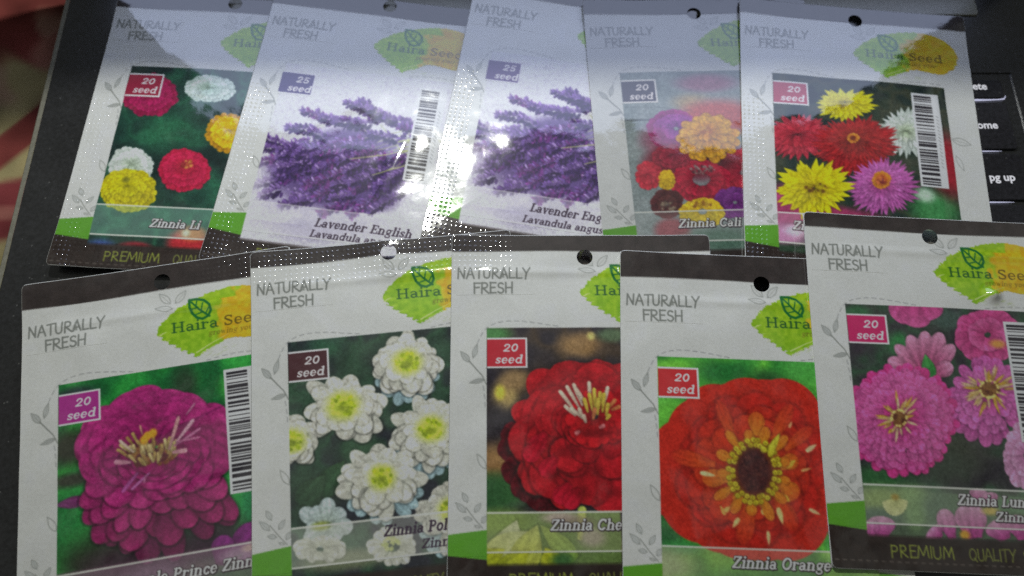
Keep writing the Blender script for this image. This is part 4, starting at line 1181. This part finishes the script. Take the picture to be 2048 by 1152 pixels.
        return mesh_from(name, X, f, FILM, parent, s.color(U, V), pm)

    def build(s, label, group):
        paint_packet(s)
        s.base = s.o + s.du * s.W / 2 + s.dn * 55.0
        root = empty('seed_packet', s.base * S)
        tag(root, label, 'seed packet', group)
        W, top, bot = s.W, s.top, s.bot
        # slightly rounded corners
        def corners(u, v):
            r = 1.6
            a = np.minimum(u, W - u); b = np.minimum(v - top, bot - v)
            return ~((a < r) & (b < r) & (np.hypot(r - a, r - b) > r))
        pouch = s.sheet('pouch', 0, W, top, bot, 0.0, root, .32, corners, True)
        # back film and the thin cut edge
        us = np.linspace(0, W, 45); vs = np.linspace(top, bot, 60)
        U, V = np.meshgrid(us, vs); nu, nv = 45, 60
        idx = np.arange(nu * nv).reshape(nv, nu)
        f = np.stack([idx[:-1, :-1], idx[:-1, 1:], idx[1:, 1:], idx[1:, :-1]], -1).reshape(-1, 4)
        cu = (U[:-1, :-1] + U[1:, 1:]).ravel() / 2; cvv = (V[:-1, :-1] + V[1:, 1:]).ravel() / 2
        f = f[np.hypot(cu - s.hole[0], cvv - s.hole[1]) > 4.2]
        Uf, Vf = U.ravel(), V.ravel()
        X = s.o[None] + np.outer(Uf, s.du) + np.outer(Vf, s.dn) + np.outer(np.full(len(Uf), .02), s.n)
        back = mesh_from('back_film', (X - s.base) * S, f, BACK, root)
        # cut edge strip round the outline
        per = []
        r = 1.6
        for (cx, cy, a0) in [(r, top + r, 180), (W - r, top + r, 270), (W - r, bot - r, 0), (r, bot - r, 90)]:
            for i in range(6):
                a = math.radians(a0 + 90 * i / 5); per.append((cx + r * math.cos(a), cy + r * math.sin(a)))
        P2 = []
        for i in range(len(per)):
            a = np.array(per[i]); b = np.array(per[(i + 1) % len(per)]); n = max(1, int(np.hypot(*(b - a)) / 1.5))
            for k in range(n): P2.append(a + (b - a) * k / n)
        P2 = np.array(P2); n = len(P2)
        out = P2 + (P2 - np.array([W / 2, (top + bot) / 2])) * .0035
        hi = s.xyz(P2[:, 0], P2[:, 1], .01); mid = s.xyz(out[:, 0], out[:, 1], -.05)
        lo2 = s.o[None] + np.outer(P2[:, 0], s.du) + np.outer(P2[:, 1], s.dn)
        X = np.concatenate([hi, mid, lo2]); i = np.arange(n); j = (i + 1) % n
        f = np.concatenate([np.stack([i, i + n, j + n, j], -1), np.stack([i + n, i + 2 * n, j + 2 * n, j + n], -1)])
        mesh_from('cut_edge', (X - s.base) * S, f, BACK, root)
        # printed areas, each a sheet of its own laid on the film
        s.sheet('header_band', .25, W - .25, top + .2, 0.0, .035, root, .32, corners, True)
        s.sheet('base_band', .25, W - .25, 99.9, bot - .2, .035, root, .32, corners)
        s.sheet('green_patch', .25, 11.7, 91.2, 97.6, .035, root, .32)
        s.sheet('green_patch', 77.1, W - .25, 91.2, 97.6, .035, root, .32)
        pic = s.sheet('flower_picture', PIC[0], PIC[1], PIC[2], 99.8, .035, root, .24)
        s.sheet('name_banner', PIC[0], PIC[1], 84.9, 96.8, .065, pic, .2)
        bd = s.sheet('count_badge', 11.3, 24.9, 30.2, 40.3, .065, pic, .2)
        if s.barcode:
            s.sheet('barcode_label', 63.7, 73.9, 30.6, 70.0, .065, pic, .22)
        P_ = np.array(LOGO)
        s.sheet('logo', 42.8, 84.0, 2.0, 25.2, .035, root, .22, lambda a, b: inpoly(P_, a, b))
        s.sheet('slogan', 1.4, 27.0, 5.4, 15.4, .035, root, .22)
        s.cv = None; s.lin = None
        return root


WHT = (215, 212, 208)
PK = {}
PK['T1'] = Packet('T1', (235, 15), (95, 530), 0, -7, art_mixed_balls, '20', (140, 34, 58), 1,
                  dict(tint=(150, 190, 172), alpha=.42, text=[('Zinnia Li', 31.7, 92.8, 3.1, 17.6, False, 1)]), emboss=('left','bottom'), seed=1, bot=108.8, hole=(45.5, -4.5))
PK['T2'] = Packet('T2', (549, 0), (405, 500), 1.8, -8, art_lavender, '25', (66, 54, 104), 0,
                  dict(tint=(205, 202, 208), alpha=.45, line=.35, text=[('Lavender English', 36.1, 92.0, 3.2, 34.6, True, 1), ('Lavandula angus', 35.2, 96.0, 2.7, 29.5, True, 1)]), barcode=True, emboss=('left','bottom'), seed=2, hole=(45.5, -5.2),
                  ridges=[((815, 268), (765, 385), 3.2, .55)])
PK['T3'] = Packet('T3', (945, 0), (850, 440), -4.0, -8, art_lavender, '25', (82, 60, 110), 0,
                  dict(tint=(205, 202, 208), alpha=.45, line=.35, text=[('Lavender Eng', 35.6, 91.4, 3.2, 25.6, True, 1), ('Lavandula angusti', 33.6, 95.8, 2.7, 31.0, True, 1)]), barcode=False, emboss=('left','bottom'), seed=3, ref=PK['T2'], hole=(45.5, -5.2),
                  domes=[(936, 272, 3, .25)])
PK['T4'] = Packet('T4', (1166, 20), (1205, 460), 3, -7, art_wall_bouquet, '20', (70, 66, 76), 1,
                  dict(tint=(176, 180, 172), alpha=.28, text=[('Zinnia Cali', 26.6, 91.3, 3.2, 22.4, False, 1)]), emboss=(), dark=.72, seed=4, hole=(43.5, -.2))
PK['T5'] = Packet('T5', (1479, 25), (1490, 520), .5, -7, art_cactus_mix, '20', (156, 60, 78), 1,
                  dict(tint=(196, 176, 186), alpha=.35, text=[('Zinnia', 16.6, 91.3, 3.2, 13.4, False, 1)]), barcode=True, emboss=('left','bottom'), seed=5, hole=(45.3, -1.1),
                  ridges=[((1868, 170), (1890, 300), 2.6, .35), ((1885, 395), (1890, 460), 2.0, .35)])
PK['B1'] = Packet('B1', (48, 573), (35, 1150), 8.8, -8.8, art_purple_prince, '20', (160, 44, 128), 1,
                  dict(tint=(170, 150, 160), alpha=.30, text=[('Purple Prince Zinn', 30.2, 91.9, 3.3, 39.0, False, 1)]), barcode=True, emboss=('faint',), seed=6, hole=(45.1, -3.0), ridges=[])
PK['B2'] = Packet('B2', (503, 510), (505, 1150), 5.0, -5.4, art_polar_white, '20', (74, 42, 46), 1,
                  dict(tint=(206, 204, 190), alpha=.42, text=[('Zinnia Pol', 39.4, 90.3, 3.2, 19.4, True, 1), ('Zinnia', 50.6, 94.9, 2.7, 12.0, True, 1)]), emboss=('top',), seed=7, hole=(46.2, -1.0), domes=[(775, 508, 8, 1.15)])
PK['B3'] = Packet('B3', (905, 472), (895, 1150), 5.8, -5.8, art_cherry_red, '20', (178, 36, 50), 1,
                  dict(tint=(196, 190, 160), alpha=.25, text=[('Zinnia Che', 30.9, 90.4, 3.2, 21.9, False, 1), ('Zin', 55.6, 95.6, 2.8, 6.4, False, 1)]), emboss=('corner',), seed=8, hole=(45.0, 2.0))
PK['B4'] = Packet('B4', (1240, 503), (1246, 1150), 9.1, -9.1, art_orange_king, '20', (186, 44, 48), 1,
                  dict(tint=(214, 170, 160), alpha=.35, text=[('Zinnia Orange', 32.6, 90.6, 3.3, 29.8, False, 1)]), emboss=(), seed=9, hole=(47.6, .6))
PK['B5'] = Packet('B5', (1605, 427), (1662, 1130), 5.2, -5.3, art_luminosa_pink, '20', (184, 34, 92), 1,
                  dict(tint=(180, 190, 160), alpha=.25, text=[('Zinnia Lun', 40.4, 90.0, 3.2, 21.2, False, 1), ('Zinnia', 51.6, 94.4, 2.8, 12.6, False, 1)]), barcode=True, emboss=(), seed=10, hole=(43.4, 1.3), domes=[(1984, 590, 2.3, 2.0)])

LAB = {
    'T1': 'seed packet with white, yellow and crimson ball flowers, leftmost of the back row',
    'T2': 'lavender seed packet with a barcode over its purple flowers',
    'T3': 'lavender seed packet without a visible barcode, in the middle of the back row',
    'T4': 'seed packet picturing a mixed bouquet with a golden flower before a grey wall',
    'T5': 'seed packet with spiky yellow, red and pink flowers, beside the laptop keys',
    'B1': 'seed packet picturing one big magenta purple flower, leftmost of the front row',
    'B2': 'seed packet picturing several white flowers with yellow green centres',
    'B3': 'seed packet picturing one deep red flower with pale stamens, dark background',
    'B4': 'seed packet picturing one huge orange red flower with a dark brown centre',
    'B5': 'seed packet with pink flowers, topmost at the right of the front row',
}
for k_ in ('T1', 'T2', 'T3', 'T4', 'T5', 'B1', 'B2', 'B3', 'B4', 'B5'):
    PK[k_].build(LAB[k_], 'flower seed packets spread on the laptop')


# ------------------------------------------------------------------ laptop
def box_mesh(x0, x1, y0, y1, z0, z1, bev=0.0, seg=3):
    """a box with rounded vertical corners and a small chamfered top edge (mm)"""
    pts = []
    r = max(bev, .01)
    for (cx, cy, a0) in [(x1 - r, y1 - r, 0), (x0 + r, y1 - r, 90), (x0 + r, y0 + r, 180), (x1 - r, y0 + r, 270)]:
        for i in range(seg + 1):
            a = math.radians(a0 + 90 * i / seg); pts.append((cx, cy, math.cos(a), math.sin(a)))
    n = len(pts)
    ch = min(.35, r * .6)
    V = []
    for (rr, z) in [(r, z0), (r, z1 - ch), (r - ch * .35, z1 - ch * .3), (r - ch, z1)]:
        for (cx, cy, c, s_) in pts: V.append((cx + rr * c, cy + rr * s_, z))
    F = []
    for k in range(3):
        for i in range(n):
            j = (i + 1) % n
            F.append((k * n + i, k * n + j, (k + 1) * n + j, (k + 1) * n + i))
    return V, F, list(range(3 * n, 4 * n))


def poly_obj(name, V, F, mat, parent=None, smooth=False, loc=None):
    me = bpy.data.meshes.new(name)
    me.from_pydata([tuple(np.array(v) * S) for v in V], [], F)
    me.update()
    if smooth:
        me.polygons.foreach_set('use_smooth', np.ones(len(me.polygons), dtype=bool))
    me.materials.append(mat)
    o = bpy.data.objects.new(name, me)
    col.objects.link(o)
    if parent is not None: o.parent = parent
    if loc is not None: o.location = loc
    return o


def plastic(name, colr, rough, grain=.3, bump=.02, scale=60.0, coat=0.0):
    k = Nodes(name)
    tc = k.n('ShaderNodeTexCoord'); nz = k.n('ShaderNodeTexNoise')
    k.l(tc.outputs['Object'], nz.inputs['Vector'])
    nz.inputs['Scale'].default_value = scale; nz.inputs['Detail'].default_value = 4
    rp = k.n('ShaderNodeValToRGB')
    c = np.array(colr)
    rp.color_ramp.elements[0].position = .3; rp.color_ramp.elements[1].position = .7
    rp.color_ramp.elements[0].color = (*(c * (1 - grain)), 1); rp.color_ramp.elements[1].color = (*(c * (1 + grain)), 1)
    k.l(nz.outputs['Fac'], rp.inputs[0]); k.l(rp.outputs[0], k.p.inputs['Base Color'])
    k.p.inputs['Roughness'].default_value = rough
    k.p.inputs['Coat Weight'].default_value = coat
    k.p.inputs['Coat Roughness'].default_value = .24
    k.p.inputs['Coat IOR'].default_value = 1.9
    n2 = k.n('ShaderNodeTexNoise'); n2.inputs['Scale'].default_value = 2.6; n2.inputs['Detail'].default_value = 5
    k.l(tc.outputs['Object'], n2.inputs['Vector'])
    mr = k.n('ShaderNodeMapRange')
    k.l(n2.outputs['Fac'], mr.inputs[0])
    mr.inputs[1].default_value = .3; mr.inputs[2].default_value = .7
    mr.inputs[3].default_value = rough * .7; mr.inputs[4].default_value = min(1.0, rough * 1.5)
    k.l(mr.outputs[0], k.p.inputs['Roughness'])
    vo = k.n('ShaderNodeTexVoronoi'); vo.inputs['Scale'].default_value = 26
    k.l(tc.outputs['Object'], vo.inputs['Vector'])
    du = k.math('LESS_THAN', vo.outputs['Distance'], .085)
    mx = k.n('ShaderNodeMix', data_type='RGBA')
    k.l(k.math('MULTIPLY', du, k.math('MULTIPLY', n2.outputs['Fac'], .8)), mx.inputs[0])
    k.l(rp.outputs[0], mx.inputs[6]); mx.inputs[7].default_value = (.20, .20, .19, 1)
    k.l(mx.outputs[2], k.p.inputs['Base Color'])
    b = k.n('ShaderNodeBump'); b.inputs['Distance'].default_value = bump * S; b.inputs['Strength'].default_value = .6
    k.l(nz.outputs['Fac'], b.inputs['Height']); k.l(b.outputs[0], k.p.inputs['Normal'])
    return k.m


def glow(name, colr, strength):
    k = Nodes(name)
    k.p.inputs['Base Color'].default_value = (.05, .05, .05, 1)
    k.p.inputs['Emission Color'].default_value = (*colr, 1)
    k.p.inputs['Emission Strength'].default_value = strength
    return k.m


DECK = plastic('dark_deck', (.018, .018, .019), .33, .5, .010, 80.0, .8)
KEYM = plastic('key_plastic', (.019, .018, .021), .42, .4, .01, 70.0)
RIM = plastic('metal_rim', (.24, .23, .18), .4, .15, .01, 60.0)
LEG = glow('lit_legend', (.92, .93, 1.0), .60)
LIT = glow('key_backlight', (.72, .74, 1.0), .7)
SCR = glow('screen_panel', (.60, .70, 1.0), SCREEN_E)
BLK = plastic('bezel_black', (.012, .012, .013), .4, .2, .005, 50.0)

XL, XR, YB, YT = -176.4, 214.0, -128.0, 133.0
lap = empty('laptop', (0, 0, 0))
tag(lap, 'dark laptop with lit keys lying open under all the seed packets', 'laptop')
# deck with a shallow keyboard well
WX0, WX1, WY0, WY1 = -132.0, 191.5, -92.0, 88.0
xs = [XL, WX0, WX1, XR]; ys = [YB, WY0, WY1, YT]
V = [(x, y, -.5) for y in ys for x in xs]
F = []
for j in range(3):
    for i in range(3):
        if (i, j) == (1, 1): continue
        F.append((j * 4 + i, j * 4 + i + 1, (j + 1) * 4 + i + 1, (j + 1) * 4 + i))
b0 = len(V)
for (x, y) in [(WX0, WY0), (WX1, WY0), (WX1, WY1), (WX0, WY1)]: V.append((x, y, -1.0))
ring = [5, 6, 10, 9]
for i in range(4):
    j = (i + 1) % 4
    F.append((ring[i], ring[j], b0 + j, b0 + i))
F.append((b0, b0 + 1, b0 + 2, b0 + 3))
c0 = len(V)
out = [(XL, YB), (XR, YB), (XR, YT), (XL, YT)]
for (x, y) in out: V.append((x, y, -17.0))
oc = [0, 3, 15, 12]
for i in range(4):
    j = (i + 1) % 4
    F.append((oc[j], oc[i], c0 + i, c0 + j))
F.append((c0 + 3, c0 + 2, c0 + 1, c0))
poly_obj('deck', V, F, DECK, lap)
# chamfered metal rim along the deck edge
V, F = [], []
w_ = 2.3
prof = [(0.0, -.42), (-w_ * .75, -.55), (-w_, -1.1), (-w_, -2.6)]
for (x, y, nx, ny) in [(XL, YB, -1, -1), (XL, YT, -1, 1)]:
    for (dx, z) in prof: V.append((x + dx, y, z))
for i in range(3): F.append((i, i + 4, i + 5, i + 1))
V2 = [(XR - (v[0] - XL), v[1], v[2]) for v in V]
poly_obj('deck_rim', V2, [tuple(reversed(f)) for f in F], RIM, lap)
poly_obj('deck_rim', V, F, RIM, lap)


def legend(parent, txt, x, y, size, z):
    cu = bpy.data.curves.new('legend', 'FONT')
    cu.body = txt
    cu.size = size * S
    cu.align_x = 'LEFT'; cu.align_y = 'CENTER'
    cu.offset = .0011
    cu.resolution_u = 3
    o = bpy.data.objects.new('tmp', cu)
    col.objects.link(o)
    dg = bpy.context.evaluated_depsgraph_get()
    me = bpy.data.meshes.new_from_object(o.evaluated_get(dg))
    bpy.data.objects.remove(o)
    me.name = 'legend'
    me.materials.clear(); me.materials.append(LEG)
    q = bpy.data.objects.new('legend', me)
    col.objects.link(q)
    q.parent = parent
    q.location = (x * S, y * S, z * S)
    return q


def key(x0, x1, y0, y1, txt=None, tx=0, ty=0, size=4.6):
    V, F, cap = box_mesh(x0, x1, y0, y1, -.95, 0.0, 1.3, 4)
    k = poly_obj('key', V, F + [cap], KEYM, lap)
    if txt:
        legend(k, txt, tx, ty, size, .03)
    return k


def light_line(parent, pts, wd):
    """lit slit of the backlight that shows at a key's lower edge (lies in the well beside the key)"""
    V, F = [], []
    for i, (x, y, z, ww) in enumerate(pts):
        V += [(x, y - ww, z), (x, y + ww, z)]
        if i: F.append((2 * i - 2, 2 * i, 2 * i + 1, 2 * i - 1))
    poly_obj('backlight_slit', V, F, LIT, parent)


rows = [(76.4, 84.4, 'delete', 167.3, 81.4), (54.4, 74.4, 'home', 169.6, 64.4), (33.6, 52.4, 'pg up', 173.0, 42.6), (12.8, 31.6, None, 0, 0), (-8, 10.8, None, 0, 0)]
for (y0, y1, t_, tx, ty) in rows:
    k = key(168.2 if t_ != 'x' else 0, 186.6, y0, y1, t_, tx + (2.6 if t_ == 'delete' else 1.6 if t_ == 'home' else .2), ty, 4.3)
    xa, xb = 168.6, {None: 180.0}.get(t_, 180.0)
    if t_ == 'delete':
        pts = [(168.6, y0 - .75, -.35, .22), (172, y0 - .7, -.35, .35), (176, y0 - .75, -.35, .42), (180, y0 - .7, -.35, .30), (184, y0 - .55, -.35, .22), (186.4, y0 - .2, -.35, .28), (187.1, y0 + 1.0, -.35, .40)]
    else:
        pts = [(168.6, y0 - .75, -.35, .24), (173, y0 - .75, -.35, .22), (177, y0 - .75, -.35, .18), (180.5, y0 - .75, -.35, .06)]
    light_line(k, pts, .3)
    # neighbouring key to the left, mostly under the packets
    key(147.4, 165.8, y0, y1)

# lid with the lit screen, standing open beyond the top of the picture
TILT = math.radians(14)
hy, hz = 138.0, 2.0


def lid_pt(x, t, d=0.0):
    return (x, hy + t * math.sin(TILT) - d * math.cos(TILT), hz + t * math.cos(TILT) + d * math.sin(TILT))


def lid_box(name, x0, x1, t0, t1, d0, d1, mat):
    V = [lid_pt(x, t, d) for d in (d0, d1) for (x, t) in ((x0, t0), (x1, t0), (x1, t1), (x0, t1))]
    F = [(0, 1, 2, 3), (4, 7, 6, 5), (0, 4, 5, 1), (1, 5, 6, 2), (2, 6, 7, 3), (3, 7, 4, 0)]
    return poly_obj(name, V, F, mat, lap)


lid_box('lid', XL, XR, 0, 236, -6, 0, BLK)
lid_box('screen_panel', -175.5, 204, 26, 222, .1, .5, SCR)
lid_box('hinge', -120, 158, -3.5, 2.5, -4, 3, BLK)
HNG = plastic('hinge_grey', (.26, .255, .20), .34, .12, .006, 60.0, .6)
V, F, cap = box_mesh(-120, 184.5, 114.5, 132.5, -.5, .25, 1.5, 4)
poly_obj('hinge_cover', V, F + [cap], HNG, lap)

# ------------------------------------------------------------------ bedspread under the laptop
bx0, bx1, by0, by1 = -420.0, 420.0, -320.0, 320.0
nx, ny = 420, 320
xs = np.linspace(bx0, bx1, nx); ys = np.linspace(by0, by1, ny)
cloth = Canvas(-330, -150, -260, 140, (150, 136, 96))
RES_SAVE = RES


class Spread:
    pass


X, Y = np.meshgrid(xs, ys)
n1 = vnoise(ny, nx, 26, 201); n2 = vnoise(ny, nx, 9, 202); n3 = vnoise(ny, nx, 3, 203)
Z = -17.6 + (n1 - .5) * 3.0 + (n2 - .5) * .8
inside = (X > XL - 3) & (X < XR + 3) & (Y > YB - 3) & (Y < YT + 30)
Z = np.where(inside, -17.6 - 1.5, Z - .0)
# print of the cloth painted on a finer sheet near the laptop's left edge
idx = np.arange(nx * ny).reshape(ny, nx)
f = np.stack([idx[:-1, :-1], idx[:-1, 1:], idx[1:, 1:], idx[1:, :-1]], -1).reshape(-1, 4)


def cloth_colour(X, Y):
    base = np.array((150, 138, 100.0)); olive = np.array((112, 106, 52.0))
    red = np.array((122, 60, 56.0)); rose = np.array((158, 112, 98.0)); dark = np.array((104, 48, 50.0))
    nzs = [np.random.RandomState(300 + i).rand(4) for i in range(6)]
    wob = 6 * np.sin(X * .11 + 1.0) * np.sin(Y * .09 + .4) + 3 * np.sin(X * .31 + Y * .23)
    c = np.broadcast_to(base, X.shape + (3,)).copy()

    def lay(m, k):
        nonlocal c
        m = m[..., None]
        c = c * (1 - m) + k * m
    blot = sm(vnoise(ny, nx, 7, 311), .52, .66)
    # sweep of big repeated blooms; one lies where the picture shows it
    for (ox, oy) in [(0, 0), (-150, 40), (-60, -190), (-220, -150), (150, 230), (0, 240), (330, 60), (330, -200), (120, -230), (-300, 180), (-330, -20)]:
        x = X - ox; y = Y - oy
        q = np.hypot((x + 205) / 46, (y - 128 + wob) / 24)
        lay(1 - sm(q, .75, 1.1), red * .95)
        lay((1 - sm(np.hypot((x + 190) / 12, (y - 112 + wob * .5) / 12), .5, 1.1)) * .8, rose)
        lay((1 - sm(np.hypot((x + 226) / 26, (y - 92) / 10), .4, 1.0)) * .5, olive)
        lay((1 - sm(np.hypot((x + 205) / 50, (y - 108) / 26), .7, 1.1)) * blot * .8, np.array((160, 128, 110.0)))
        d = np.abs((y - 66 - (x + 200) * .78 - 6 * np.sin((x + 200) * .05)))
        lay((1 - sm(d, 8, 11)) * sm(x, -250, -235) * (1 - sm(x, -168, -150)), red)
        d = np.abs((y - 37 - (x + 200) * .22))
        lay((1 - sm(d, 11, 15)) * (1 - sm(x, -160, -140)) * sm(x, -262, -240), dark * 1.1)
        lay((1 - sm(np.hypot((x + 195) / 15, (y - 37) / 4), .4, 1.0)) * .6, rose)
        lay(1 - sm(np.hypot((x + 215) / 60, (y + 26) / 48), .8, 1.05), olive)
        lay((1 - sm(np.hypot((x + 212) / 7, (y + 8) / 26), .4, 1.1)) * .5, base * .8)
        lay((1 - sm(np.hypot((x + 193) / 10, (y + 22) / 10), .4, 1.0)) * .5, np.array((90, 66, 40.0)))
    return c


fine_x0, fine_x1, fine_y0, fine_y1 = -300.0, -160.0, -150.0, 150.0
CLK = Nodes('printed_cloth')
at_ = CLK.n('ShaderNodeAttribute', attribute_name='Col')
CLK.l(at_.outputs['Color'], CLK.p.inputs['Base Color'])
CLK.p.inputs['Roughness'].default_value = .9
CLK.p.inputs['Specular IOR Level'].default_value = .1
tc = CLK.n('ShaderNodeTexCoord'); wv = CLK.n('ShaderNodeTexNoise'); wv.inputs['Scale'].default_value = 90
CLK.l(tc.outputs['Object'], wv.inputs['Vector'])
bb = CLK.n('ShaderNodeBump'); bb.inputs['Distance'].default_value = .2 * S; bb.inputs['Strength'].default_value = .7
CLK.l(wv.outputs['Fac'], bb.inputs['Height']); CLK.l(bb.outputs[0], CLK.p.inputs['Normal'])
n4 = vnoise(ny, nx, 5, 207) * .5 + vnoise(ny, nx, 12, 208) * .5
CL = s2l(cloth_colour(X, Y)) * 1.15 * (.15 + 1.3 * n4[..., None] + .3 * n3[..., None])
spread = mesh_from('bedspread', np.stack([X, Y, Z], -1).reshape(-1, 3) * S, f, CLK.m, None, CL.reshape(-1, 3))
tag(spread, 'floral bedspread with red petals on cream and olive, under the laptop', 'bedspread')
